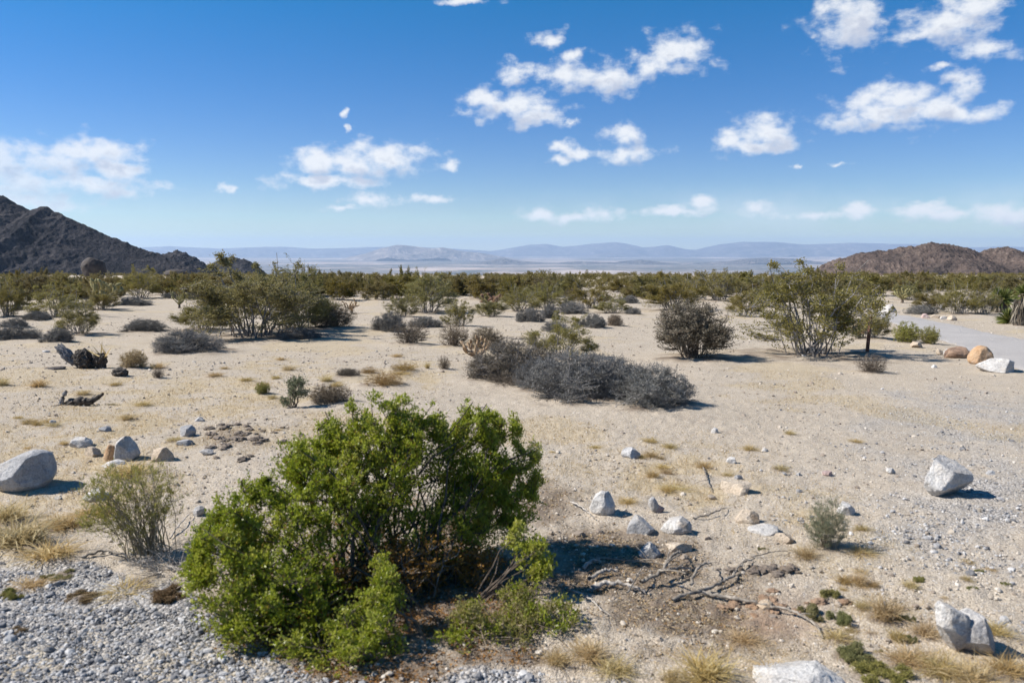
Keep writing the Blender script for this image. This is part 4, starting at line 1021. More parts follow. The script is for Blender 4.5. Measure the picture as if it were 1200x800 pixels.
branch([(700, 655), (740, 662), (790, 668), (840, 661)], .006, 'long thin twig across the shade under the grey rock', 'dead_wood', 5, 14)
branch([(200, 632), (215, 615), (230, 598)], .006, 'thin pale stick leaning right of the broom bush', 'bleached', 1, 15)
branch([(880, 655), (905, 651), (930, 647)], .005, 'thin twig right of the flat white slab', 'dead_wood', 2, 16)
branch([(735, 702), (745, 692), (752, 680), (756, 670)], .006, 'thin twig standing left of the dead branch heap', 'dead_wood', 3, 17, .03)

def stump():
    p = ground_at(97, 431); k = depth_of(p) / F
    root = link('charred_stump', None, None, p)
    def lump(cx, cz, w, h, seed, mat, name, rot=0, d=.8, cuts=5):
        me = rock_mesh(seed, M[mat], 5, -3, .85, .3)
        o = link(name, me, root, (cx * k, 0, cz * k)); o.scale = (w * k, w * d * k, h * k); o.rotation_euler = (0, rot, 0); return o
    lump(-16, 14, 13, 40, 201, 'ash_wood', 'burnt_slab', -.75, 1.2)
    lump(2, 9, 30, 30, 202, 'charred', 'stump_body', .35, .8)
    lump(21, 8, 18, 22, 203, 'charred', 'stub', 0, .9)
    rng = np.random.RandomState(3)
    for nm, cx, n, ln in (('dead_spikes', 24, 14, 22), ('dead_spikes', 2, 8, 12)):
        b = np.stack([cx + rng.normal(size=n) * 3, rng.normal(size=n) * 3, np.full(n, 12.)], -1) * k
        d = norm(rng.normal(size=(n, 3)) * np.array([.7, .5, .2]) + np.array([.1, 0, 1.])); tip = b + d * ln * k * rng.uniform(.5, 1.1, (n, 1))
        mb = MB(); ribbons(mb, bez(b, (b + tip) / 2, tip, 3), 2.2 * k * np.array([1, .7, .1])[None] * np.ones((n, 1)), rng, 0, rng.rand(n))
        link(nm, mb.mesh('stump_spikes', [M['straw']]), root)
    tag(root, 'charred split yucca stump with dry spikes on the left sand', 'stump')
    rock(138, 442, 20, 11, 'dark charred lump right of the charred stump', 'charred', 204, 'charred_lump', 'charred wood', cuts=-4, hard=.8, rough=.3)
    rock(60, 434, 24, 4, 'flat dark bark scrap left of the charred stump', 'rock_dark', 205, 'bark_scrap', 'charred wood')
    rock(53, 413, 9, 3, 'tiny pale flat stone behind the charred stump', 'rock_white', 206)
stump()

def log():
    p = ground_at(93, 475); k = depth_of(p) / F
    root = link('charred_log', None, None, p)
    mb = MB()
    Q = np.array([[-18, 0, 2], [-8, 1, 5], [4, 0, 5.5], [12, -1, 4], [20, 0, 8], [29, 1, 14]]) * k
    t = np.linspace(0, 5, 26); P = np.stack([np.interp(t, np.arange(6), Q[:, c]) for c in range(3)], -1)
    P += np.random.RandomState(1).normal(size=P.shape) * .4 * k
    rad = np.interp(t, np.arange(6), [2.5, 4, 5, 4.2, 3, 1.4]) * k * (1 + .3 * perlin(np.stack([t * 2, t * 0, t * 0], -1)))
    tubes(mb, P[None], rad[None], 10); link('log_body', mb.mesh('log', [M['charred']], True), root)
    mb = MB(); Q = np.array([[-22, 0, 1], [-19, 0, 9], [-17, 0, 13], [-14, 0, 17]]) * k
    tubes(mb, Q[None], (np.array([3, 2.6, 3, 1.5]) * k)[None], 8); link('broken_stub', mb.mesh('log_stub', [M['ash_wood']], True), root)
    rng = np.random.RandomState(5); mb = MB(); n = 26
    a = np.stack([rng.uniform(-22, 10, n), rng.uniform(-5, 5, n), np.full(n, 2.)], -1) * k; b = a + norm(rng.normal(size=(n, 3)) * np.array([1, 1, .3])) * rng.uniform(6, 16, (n, 1)) * k
    b[:, 2] = np.abs(b[:, 2]); tubes(mb, bez(a, (a + b) / 2, b, 4), .5 * k * np.ones((n, 4)), 4); link('loose_twigs', mb.mesh('log_twigs', [M['dead_wood']]), root)
    tag(root, 'curved charred log with a broken stub lying below the stump', 'log')
log()

def post():
    p = ground_at(1017, 414); k = depth_of(p) / F
    root = link('metal_post', None, None, p)
    H = 43 * k
    mb = MB(); w = 1.5 * k; t = .35 * k
    # a steel T post: flange, web, studs
    def box(a, b):
        V = np.array([[(a, b)[i][0], (a, b)[j][1], (a, b)[l][2]] for i in (0, 1) for j in (0, 1) for l in (0, 1)])
        mb.add(V, np.array([[0, 1, 3, 2], [4, 6, 7, 5], [0, 4, 5, 1], [2, 3, 7, 6], [0, 2, 6, 4], [1, 5, 7, 3]]))
    box((-w, -t, -.1), (w, t, H)); box((-t * 1.2, t + .002, -.1), (t * 1.2, 2.2 * w, H - .004))
    for q in range(1, 14): box((-w * .4, -t - .012, H * q / 14.), (w * .4, -t + .001, H * q / 14. + .02))
    link('post_body', mb.mesh('post_body', [M['rust']]), root)
    root.rotation_euler = (0, .07, .5)
    tag(root, 'rusty brown metal post standing by the tall open creosote', 'post')
post()

# ------------------------------------------------------------------ cacti and yuccas
def cholla(px, py, wpx, hpx, label, mat, seed, n=9):
    p = ground_at(px, py); k = depth_of(p) / F; rng = np.random.RandomState(seed)
    root = link('cholla_cactus', None, None, p)
    tr, jo, sp = MB(), MB(), MB()
    H, W = hpx * k, wpx * k
    Pt = np.array([[0, 0, -.03], [.02 * W, 0, .15 * H], [-.02 * W, 0, .33 * H]]); tubes(tr, Pt[None], np.array([[.09, .07, .06]]) * W, 8)
    ends = []
    def seg(a, d, L, r):
        t = np.linspace(0, 1, 7); P = a + d * L * t[:, None]
        tubes(jo, P[None], (r * np.array([.35, .85, 1, 1, .95, .7, .15]))[None], 8)
        m = 46; tt = rng.rand(m, 1); b = a + d * L * tt; o = norm(np.cross(np.repeat(d[None], m, 0), rng.normal(size=(m, 3))))
        ribbons(sp, np.stack([b + o * r * .8, b + o * r * 1.3, b + o * r * 1.75], 1), r * .11 * np.array([1, .6, .1])[None] * np.ones((m, 1)), rng, 0, rng.rand(m))
        return a + d * L * .97
    for q in range(n):
        az = q * 2.4 + rng.rand(); a = Pt[1] + (Pt[2] - Pt[1]) * rng.rand()
        d = norm(np.array([math.cos(az) * .8, math.sin(az) * .8, rng.uniform(.3, .9)]))
        L = H * rng.uniform(.26, .36); r = .036 * W
        e = seg(a, d, L, r)
        for _ in range(rng.randint(1, 4)):
            d2 = norm(d * .5 + rng.normal(size=3) * .5 + np.array([0, 0, .9])); e2 = seg(e, d2, H * rng.uniform(.2, .33), r)
            if rng.rand() < .5: seg(e2, norm(d2 * .4 + rng.normal(size=3) * .6 + np.array([0, 0, .5])), H * .18, r * .9)
    for q in (jo, sp):
        allv = np.concatenate(q.v); s = np.array([W / max(np.ptp(allv[:, 0]), 1e-3), W / max(np.ptp(allv[:, 1]), 1e-3), H / max(allv[:, 2].max(), 1e-3)]) if q is jo else s
        for i in range(len(q.v)): q.v[i] = q.v[i] * s
    link('trunk', tr.mesh('cholla_trunk', [M['brown_stem']], True), root); link('joints', jo.mesh('cholla_joints', [M[mat]], True), root); link('spines', sp.mesh('cholla_spines', [M['straw']]), root)
    tag(root, label, 'cactus')
cholla(123, 358, 40, 33, 'pale topped cholla cactus left of the small dark mound', 'cholla', 1, 12)
cholla(210, 361, 19, 22, 'small green cholla cactus left of the wide tall creosote', 'cholla', 2, 7)
cholla(412, 367, 20, 18, 'small straw coloured cholla on the sand near the dark round shrub', 'cholla_dead', 3, 8)
cholla(560, 425, 38, 32, 'bleached dead cholla skeleton at the left end of the thicket', 'cholla_dead', 4, 8)
cholla(575, 362, 30, 19, 'reddish brown cholla above the yellow green creosote', 'cholla_red', 5, 9)
cholla(1057, 355, 22, 18, 'grey green cholla beyond the road bend', 'cholla', 6, 9)
cholla(428, 343, 22, 14, 'pale cholla clump in front of the far creosotes', 'cholla_dead', 7, 8)

def rosette(mb, c, n, L, W, rng, lo=-.3, hi=1.):
    az = rng.rand(n) * 6.283; el = rng.uniform(lo, hi, n) * 1.45
    d = np.stack([np.cos(az) * np.cos(el), np.sin(az) * np.cos(el), np.sin(el)], -1)
    b = np.repeat(np.array(c)[None], n, 0) + d * L * .06; ln = L * rng.uniform(.75, 1.1, (n, 1))
    tip = b + d * ln + np.array([0, 0, -.08]) * ln; mid = b + d * ln * .5
    ribbons(mb, bez(b, mid, tip, 5), W * np.array([.7, 1, .85, .5, .05])[None] * np.ones((n, 1)), rng, 0, rng.rand(n))

def yucca(px, py, hpx, leaf_px, label, seed, skirt=True, trunk_px=5, lean=0.):
    p = ground_at(px, py); k = depth_of(p) / F; rng = np.random.RandomState(seed)
    root = link('yucca_plant', None, None, p); H = hpx * k
    t = np.linspace(0, 1, 10); P = np.stack([lean * H * t ** 2, 0 * t, H * t - .05], -1)
    mb = MB(); tubes(mb, P[None], (trunk_px * k * (1 + .2 * rng.rand(10)))[None], 12); link('trunk', mb.mesh('yucca_trunk', [M['brown_stem']], True), root)
    if skirt:
        n = 420; tt = rng.uniform(.15, .97, n); b = np.stack([np.interp(tt, t, P[:, c]) for c in range(3)], -1)
        az = rng.rand(n) * 6.283; o = np.stack([np.cos(az), np.sin(az), 0 * az], -1)
        b = b + o * trunk_px * k * .9; L = leaf_px * k * rng.uniform(.6, 1., (n, 1))
        tip = b + o * L * rng.uniform(.12, .5, (n, 1)) + np.array([0, 0, -1.]) * L * .85; tip[:, 2] = np.maximum(tip[:, 2], .02)
        mb = MB(); ribbons(mb, bez(b, b + o * L * .28, tip, 4), 1.7 * k * np.array([1, .9, .6, .1])[None] * np.ones((n, 1)), rng, 0, rng.rand(n)); link('dead_leaf_skirt', mb.mesh('yucca_skirt', [M['thatch']]), root)
    mb = MB(); rosette(mb, P[-1], 230, leaf_px * k, 2.0 * k, rng); link('leaf_rosette', mb.mesh('yucca_rosette', [M['yucca_leaf']]), root)
    tag(root, label, 'yucca')
yucca(1196, 381, 38, 15, 'thick yucca with a shaggy grey skirt of dead leaves at the right edge', 1, True, 7, .1)
yucca(1172, 366, 16, 17, 'short green yucca rosette left of the shaggy one', 2, True, 4)
yucca(1183, 379, 5, 17, 'small spiky yellow green yucca at the foot of the shaggy one', 3, False, 3)

# ------------------------------------------------------------------ cushions, straw tufts
for k, (px, py, w, h, lb) in enumerate([(972, 698, 24, 14, 'bright green cushion below the grey green shrub'), (950, 722, 32, 20, 'yellowish cushion plant above the curved root end'), (984, 728, 30, 18, 'dark olive cushion plant with a shadow beside the yellowish one'),
                                        (1077, 680, 16, 9, 'small green cushion right of the straw tufts'), (1060, 728, 20, 13, 'green cushion at the right of the tall straw clump'), (1062, 750, 20, 12, 'small dark cushion below the tall straw clump'),
                                        (1000, 772, 46, 24, 'wide yellow green cushion above the bottom slab'), (1030, 796, 62, 24, 'broad yellow green cushion at the bottom edge'), (1139, 690, 14, 8, 'tiny green cushion above the notched boulder'), (1147, 669, 12, 6, 'tiny dark green cushion on the right gravel'),
                                        (1178, 684, 12, 6, 'tiny cushion at the far right gravel'), (895, 644, 14, 6, 'tiny green cushion below the flat white slab'), (1030, 766, 14, 8, 'small fresh green cushion right of the wide yellow green one'),
                                        (70, 676, 34, 10, 'reddish green cushion on the gravel left'), (10, 700, 34, 14, 'yellow green cushion at the left edge of the gravel'), (98, 702, 44, 12, 'reddish brown cushion low on the gravel'), (195, 700, 46, 16, 'yellow brown cushion left of the green bush foot'),
                                        (20, 740, 28, 8, 'small brown cushion on the grey gravel bottom left')]):
    plant('cushion', 'cushion_plant', px, py, w, h, lb, 'cushion plant', group='low cushion plants on the verge', mats={'foliage': M['rusty_cushion']} if 'brown' in lb else None)
for k, (px, py, w, h, lb) in enumerate([(990, 684, 26, 17, 'orange straw tuft left of its taller twin'), (1007, 684, 24, 20, 'orange straw tuft right of its twin'), (1023, 687, 16, 12, 'small straw tuft at the right of the twin tufts'), (1010, 714, 22, 18, 'straw tuft at the left of the tall straw clump'),
                                        (1036, 727, 46, 40, 'tall loose rusty straw clump on the right verge'), (1050, 750, 24, 20, 'pale straw tuft under the tall clump'), (944, 654, 34, 18, 'straw tuft at the foot of the grey green shrub'), (1010, 622, 22, 12, 'low straw tuft right of the grey green shrub'),
                                        (826, 796, 84, 36, 'big pale straw tuft at the bottom edge'), (788, 800, 34, 26, 'greenish grass tuft left of the big pale straw tuft'), (22, 640, 88, 42, 'wide pale straw tuft at the left edge below the grey boulder'), (8, 612, 60, 30, 'straw tuft tucked under the grey boulder'),
                                        (75, 620, 50, 22, 'thin straw tuft right of the wide pale one'), (690, 772, 56, 30, 'dry grass tuft below the sprawling plant'), (652, 778, 40, 24, 'dry grass tuft at the gravel edge'), (1100, 790, 70, 26, 'dry grass tuft left below the notched boulder'), (1180, 790, 60, 26, 'dry grass tuft at the bottom right corner'),
                                        (1085, 745, 40, 24, 'dry grass tuft left of the notched boulder'), (1165, 742, 44, 18, 'low dry grass tuft behind the notched boulder'), (501, 432, 8, 11, 'tiny rusty grass tuft left of the solitary dry shrub'), (470, 440, 30, 8, 'rusty flat grass tuft on the sand above the green bush'),
                                        (455, 452, 34, 8, 'rusty grass tuft lowest above the green bush'), (300, 640, 20, 14, 'straw tuft hidden behind the green bush'), (735, 590, 30, 10, 'low straw tuft right of the white peaked rock'), (790, 575, 40, 9, 'low straw tuft on the sand above the white domed rock'), (150, 560, 70, 22, 'dry grass tuft behind the broom bush')]):
    plant('straw', 'grass_tuft', px, py, w, h, lb, 'grass tuft', group='dry grass tufts')

for px, py, w, h in ((58, 655, 76, 26), (112, 606, 60, 20), (150, 694, 66, 14), (1062, 778, 60, 26), (905, 792, 54, 22), (1140, 802, 74, 30), (982, 750, 44, 18), (872, 752, 46, 18), (720, 790, 60, 22), (1010, 650, 40, 14), (35, 688, 50, 14), (1120, 735, 40, 16)):
    plant('straw', 'grass_tuft', px, py, w, h, 'ragged low straw clump among the litter of the near verge', 'grass tuft', group='ragged straw clumps of the verge')
for px, py, w, h, lb in ((448, 452, 52, 20, 'rusty brown dry weed just behind the top of the green bush'), (474, 436, 40, 13, 'small rusty brown dry weed behind the larger rusty one'), (432, 438, 26, 10, 'low rusty weed left of the other rusty weeds')):
    plant('twig', 'dry_weed', px, py, w, h, lb, 'weed', group='rusty weeds on the sand', mats={'foliage': M['dead_leaf'], 'stems': M['straw']})
rngT = np.random.RandomState(77)
for cx, cy, a, b, n in ((90, 500, 150, 40, 22), (330, 445, 110, 22, 12), (790, 555, 120, 34, 18), (1060, 700, 110, 60, 20), (660, 545, 60, 40, 8), (600, 425, 150, 14, 8)):
    for _ in range(n):
        w = rngT.uniform(9, 24)
        plant('straw', 'grass_tuft', cx + rngT.normal() * a * .6, cy + rngT.normal() * b * .6, w, w * rngT.uniform(.35, .6), 'tiny dry straw tuft scattered on the open sand among pebbles', 'grass tuft', group='tiny straw tufts on the sand')

# ------------------------------------------------------------------ far creosote plain
for k, (px, py, w, h) in enumerate([(566, 351, 56, 26), (470, 351, 60, 28), (604, 354, 52, 26), (760, 350, 60, 26), (120, 346, 56, 26), (200, 346, 60, 25), (445, 352, 44, 24), (540, 347, 60, 25), (868, 347, 60, 28),
                                   (1022, 347, 50, 25), (1034, 339, 48, 18), (1012, 353, 40, 22), (960, 345, 60, 26), (370, 347, 60, 28), (255, 350, 60, 28), (725, 343, 44, 18), (50, 345, 60, 24), (660, 346, 56, 22), (1180, 352, 60, 28), (815, 346, 50, 24)]):
    cre(px, py, w, h, 'olive creosote bush of the middle plain, in front of the dense far band', 'creosote_mid')
def clearing(px, py):
    """sandy openings between the bushes as the view shows them"""
    for cx, cy, a, b in ((715, 375, 60, 28), (640, 398, 90, 14), (430, 375, 40, 30), (170, 375, 70, 18), (45, 358, 40, 10), (1040, 375, 60, 20), (705, 343, 22, 7), (1150, 385, 80, 16), (560, 352, 40, 6), (180, 347, 20, 5), (600, 405, 400, 22)):
        if ((px - cx) / a) ** 2 + ((py - cy) / b) ** 2 < 1: return True
    return False

def far_field():
    rng = np.random.RandomState(12)
    spots = []
    tries = 0
    while len(spots) < 1500 and tries < 60000:
        tries += 1
        d = 32 * (300 / 32) ** (rng.rand() ** 1.25); px = rng.uniform(-160, 1360)
        x = (px - 600) / F * d; y = d
        z = float(hgt(x, y)); qx, qy, dd = project(np.array([x, y, z]))
        if qy > 352 or (px > 1010 and qy > 343 and qy < 400 and px < 1400): continue
        if clearing(float(qx), float(qy)): continue
        if 90 < d < 200 and 75 < px < 150: continue
        if d > 200 and 1095 < px < 1150 and d < 260: continue
        if d < 150 and perlin(np.array([x / 13., y / 22., 4.])) < -.22: continue
        sp = 1.3 + d * .012
        if any((x - a) ** 2 + (y - b) ** 2 < (sp * .75) ** 2 for a, b, *_ in spots[-400:]): continue
        if any((x - a) ** 2 + (y - b) ** 2 < (r + .5) ** 2 for a, b, r in PLACED[:90]): continue
        spots.append((x, y, z, d, px))
    spots.sort(key=lambda s: s[3])
    rest = []
    G1 = 'creosote bushes of the middle plain'; G2 = 'creosote bushes of the far dense band'
    n1 = n2 = n3 = 0
    for x, y, z, d, px in spots:
        vis = -30 < px < 1230
        w = rng.uniform(1.4, 3.2); h = rng.uniform(.6, 1.35) * (1.4 if rng.rand() < .1 else 1)
        if d < 75 and n1 < 150:
            if rng.rand() < .13:
                put(('tan', 'twig', 'brown')[rng.randint(3)], 'dry_shrub', (x, y, z), w * .7, h * .6, 'brownish dry shrub among the olive bushes of the middle plain', 'shrub', group='dry shrubs of the middle plain')
            elif rng.rand() < .16:
                put('grey', 'grey_shrub', (x, y, z), w * .7, h * .45, 'small grey mound among the olive bushes of the middle plain', 'shrub', group='grey mounds of the middle plain')
            else:
                put('creosote_mid', 'creosote_bush', (x, y, z), w, h, 'olive creosote bush of the middle plain, in front of the dense far band', 'bush', group=G1); n1 += 1
        elif n2 < 120 and vis:
            o = put('creosote_far', 'creosote_bush', (x, y, z - .02), w * 1.1, h, 'small olive creosote bush in the dense far band below the valley', 'bush', group=G2); n2 += 1
        else: rest.append((x, y, z, w * 1.15, h))
    # the crowd beyond is one mass
    src = VAR['creosote_far']; mb = MB()
    data = []
    for (_, me), in src:
        co = np.empty(len(me.vertices) * 3, np.float32); me.vertices.foreach_get('co', co)
        ix = np.empty(len(me.loops), np.int32); me.loops.foreach_get('vertex_index', ix)
        mi = np.empty(len(me.polygons), np.int32); me.polygons.foreach_get('material_index', mi)
        data.append((co.reshape(-1, 3), ix.reshape(-1, 4), mi))
    for x, y, z, w, h in rest:
        co, q, mi = data[rng.randint(len(data))]
        keep = (mi == 1) & (rng.rand(len(mi)) < .5)
        qq = q[keep]; used = np.unique(qq); mp = np.zeros(len(co), int); mp[used] = np.arange(len(used))
        a = rng.rand() * 6.283; s = w / 1.5; v = co[used]
        V = np.stack([(v[:, 0] * math.cos(a) - v[:, 1] * math.sin(a)) * s + x, (v[:, 0] * math.sin(a) + v[:, 1] * math.cos(a)) * s + y, v[:, 2] * h + z], -1)
        mb.add(V, mp[qq], 0, np.clip(rng.rand(len(V)) * .6 + rng.rand() * .4, 0, 1))
    tag(link('creosote_scrub', mb.mesh('creosote_scrub', [M['far_leaf']])), 'dense olive creosote scrub in the distance', 'scrub', kind='stuff')
    print('far field', n1, n2, len(rest))
far_field()

# ------------------------------------------------------------------ loose stuff on the ground
def in_view_samples(rng, n, d0, d1, power=1.0):
    """points on the ground, thicker close to the lens"""
    u = rng.rand(n) ** power
    d = d0 * (d1 / d0) ** u
    px = rng.uniform(-80, 1280, n)
    x = (px - 600) / F * d; y = d
    return x, y, hgt(x, y)

def stones(name, label, x, y, z, size, mats, rng, tint):
    V0, F0 = ICO[1]
    n = len(x)
    A = norm(rng.normal(size=(n, 3))); B = norm(np.cross(A, rng.normal(size=(n, 3)))); Cc = np.cross(A, B)
    Rm = np.stack([A, B, Cc], 1)
    nv = len(V0); var = V0[None] * rng.uniform(.72, 1.15, (n, nv, 1))
    V = np.einsum('nij,nvj->nvi', Rm, var * rng.uniform(.55, 1.2, (n, 1, 3)))
    V = V * size[:, None, None] * np.array([1, 1, .72]); V = V + np.stack([x, y, z + size * .25], -1)[:, None]
    Fc = (np.arange(n) * nv)[:, None, None] + F0[None]
    mb = MB(); mb.add(V, Fc.reshape(-1, 3), 0, np.repeat(tint, nv))
    return tag(link(name, mb.mesh(name, mats)), label, 'gravel', kind='stuff')

def scatter():
    rng = np.random.RandomState(31)
    # roadside gravel
    x, y, z = in_view_samples(rng, 280000, 2.3, 12, 1.)
    a, b = zones(x, y, z)
    keep = a[:, 0] > rng.uniform(.25, 1.15, len(x)) + .25 * (a[:, 2]) - .35 * fbm(P2(x, y, 2.2, 8.), 3)
    keep &= (y < 5.2) | (rng.rand(len(x)) < .45)
    x, y, z = x[keep], y[keep], z[keep]
    stones('gravel', 'grey crushed gravel along the verge', x, y, z, np.clip(rng.lognormal(-5.48, .6, len(x)), .0018, .024), [M['pebble']], rng, np.clip(rng.rand(len(x)), 0, 1))
    # pebbles on the sand
    x, y, z = in_view_samples(rng, 52000, 2.4, 28, .95)
    a, b = zones(x, y, z); keep = rng.rand(len(x)) > a[:, 0]
    keep &= fbm(P2(x, y, .8, 3.), 3) > rng.uniform(-.8, .5, len(x))
    x, y, z = x[keep], y[keep], z[keep]
    stones('pebbles', 'loose sandy pebbles strewn over the ground', x, y, z, np.clip(rng.lognormal(-5.0, .55, len(x)) * np.clip(y / 11, .8, 1.3), .002, .035), [M['sand_pebble']], rng, rng.rand(len(x)))
    # dry grass fuzz
    x, y, z = in_view_samples(rng, 480000, 2.4, 24, 1.)
    a, b = zones(x, y, z); keep = a[:, 1] * (1 - .8 * a[:, 0]) > rng.uniform(.12, 1.1, len(x))
    x, y, z = x[keep], y[keep], z[keep]; n = len(x)
    bs = np.stack([x, y, z - .004], -1); d = norm(rng.normal(size=(n, 3)) * np.array([.8, .8, .3]) + np.array([0, 0, .8])); d[:, 2] = np.abs(d[:, 2])
    L = rng.uniform(.012, .042, (n, 1)) * np.clip(1 - (y[:, None] - 12) / 14, .4, 1.); tip = bs + d * L
    mb = MB(); ribbons(mb, bez(bs, bs + np.array([0, 0, .5]) * L + d * L * .2, tip, 3), (.0022 * np.clip(y / 4., 1, 2))[:, None] * np.array([1, .8, .15])[None], rng, 0, rng.rand(n))
    tag(link('dry_grass', mb.mesh('dry_grass', [M['straw']])), 'thin dried grass film over the sand', 'grass', kind='stuff')
    # leaf litter and twig crumbs
    x, y, z = in_view_samples(rng, 230000, 2.3, 8, 1.)
    a, b = zones(x, y, z); px, py, dd = project(np.stack([x, y, z], -1))
    keep = a[:, 2] > rng.uniform(.3, 1.3, len(x))
    x, y, z, px, py = x[keep], y[keep], z[keep], px[keep], py[keep]; n = len(x)
    ti = np.clip(np.where(px < 625, rng.uniform(.0, .42, n), rng.uniform(.55, 1., n)) + .1 * rng.normal(size=n), 0, 1)
    mb = MB(); ax = rng.normal(size=(n, 3)) * np.array([1, 1, .3])
    lg = rng.rand(n) < np.where(px > 640, .4, .2)
    leaves(mb, np.stack([x, y, z + .004], -1), ax, np.where(lg, rng.uniform(.03, .075, n), rng.uniform(.010, .02, n)), np.where(lg, .0028, rng.uniform(.006, .011, n)), rng, 0, ti)
    tag(link('leaf_litter', mb.mesh('leaf_litter', [M['litter']])), 'brown leaf litter and twig crumbs under the green bush', 'litter', kind='stuff')
scatter()

# crumbled dark earth and red clods
def clods():
    rng = np.random.RandomState(44)
    for name, label, mat, cx, cy, a, b, n in (('red_clods', 'crumbled red earth clods by the curved root', 'clod', 900, 712, 34, 12, 34), ('earth_clods', 'crumbled dark earth clods behind the broom bush', 'soil', 278, 513, 46, 14, 55),
                                              ('earth_clods', 'crumbled dark earth ledge above the red earth', 'soil', 885, 668, 46, 4, 26)):
        V0, F0 = ICO[3]; mb = MB()
        for _ in range(n):
            p = ground_at(cx + rng.normal() * a * .6, cy + rng.normal() * b * .6)
            s = rng.uniform(.008, .034) * (1.15 if cy < 600 else .8)
            v = V0 * (1 + .45 * fbm(V0 * 1.6 + rng.rand() * 50, 3)[:, None]) * s * np.array([1.5, 1.1, .6])
            an = rng.rand() * 6.28; v = np.stack([v[:, 0] * math.cos(an) - v[:, 1] * math.sin(an), v[:, 0] * math.sin(an) + v[:, 1] * math.cos(an), v[:, 2]], -1)
            mb.add(v + p + np.array([0, 0, s * .15]), F0)
        tag(link(name, mb.mesh(name, [M[mat]], True)), label, 'earth clods', kind='stuff')
clods()

tag(link('ground', build_ground()), kind='structure')

# ------------------------------------------------------------------ haze
def haze():
    m, nt, out = new_mat('desert_haze')
    v = N(nt, 'ShaderNodeVolumePrincipled'); v.inputs['Color'].default_value = (.54, .73, 1., 1); v.inputs['Density'].default_value = 3.5e-5; v.inputs['Anisotropy'].default_value = .2
    nt.links.new(v.outputs[0], out.inputs['Volume'])
    a = np.array([-41000, -41000, -330.]); b = np.array([41000, 41000, 520.])
    V = np.array([[(a, b)[i][0], (a, b)[j][1], (a, b)[l][2]] for i in (0, 1) for j in (0, 1) for l in (0, 1)])
    me = mesh_np('haze', V, [(np.array([[0, 1, 3, 2], [4, 6, 7, 5], [0, 4, 5, 1], [2, 3, 7, 6], [0, 2, 6, 4], [1, 5, 7, 3]]), 0)], [m])
    tag(link('haze', me), 'thin pale desert haze', 'haze', kind='stuff')
haze()

# ------------------------------------------------------------------ sky, clouds, sun
SUN_EL, SUN_AZ = R(43), R(-88)      # azimuth from +Y, clockwise positive
CLOUDS = [ # column, row, half width, half height
    (995, 24, 42, 34), (985, 8, 30, 26), (1112, 28, 58, 22), (1140, 8, 44, 18), (1082, 40, 30, 10), (1150, 60, 34, 12), (1110, 78, 22, 5), (1030, 132, 78, 20), (1050, 116, 44, 18), (1092, 128, 44, 18), (1128, 100, 20, 22), (1130, 132, 36, 10),
    (896, 156, 40, 20), (884, 172, 50, 10), (850, 168, 20, 14), (800, 64, 38, 26), (768, 78, 28, 16), (716, 92, 32, 20), (668, 88, 44, 18), (604, 86, 22, 15), (604, 126, 58, 18), (570, 116, 30, 14), (622, 138, 44, 12), (671, 143, 9, 6),
    (733, 158, 22, 13), (730, 181, 40, 10), (658, 171, 18, 8), (676, 180, 20, 9), (656, 186, 16, 6), (450, 186, 62, 20), (418, 192, 60, 18), (372, 190, 36, 14), (380, 212, 70, 9), (436, 234, 36, 9), (400, 245, 24, 5), (512, 232, 24, 6), (527, 194, 14, 7),
    (100, 178, 62, 18), (60, 186, 56, 20), (128, 198, 36, 16), (90, 214, 92, 15), (30, 214, 60, 22), (5, 190, 30, 24), (20, 236, 70, 14), (645, 46, 20, 11), (668, 66, 15, 8), (402, 133, 5, 8), (409, 150, 6, 5), (268, 222, 11, 5),
    (634, 253, 30, 10), (668, 256, 26, 7), (708, 251, 26, 9), (800, 246, 56, 7), (820, 240, 22, 9), (892, 246, 30, 8), (960, 252, 50, 5), (1010, 247, 22, 9), (1078, 247, 40, 10), (1120, 250, 60, 7), (1190, 252, 60, 14), (980, 193, 12, 3), (935, 194, 8, 3), (540, 2, 34, 4)]

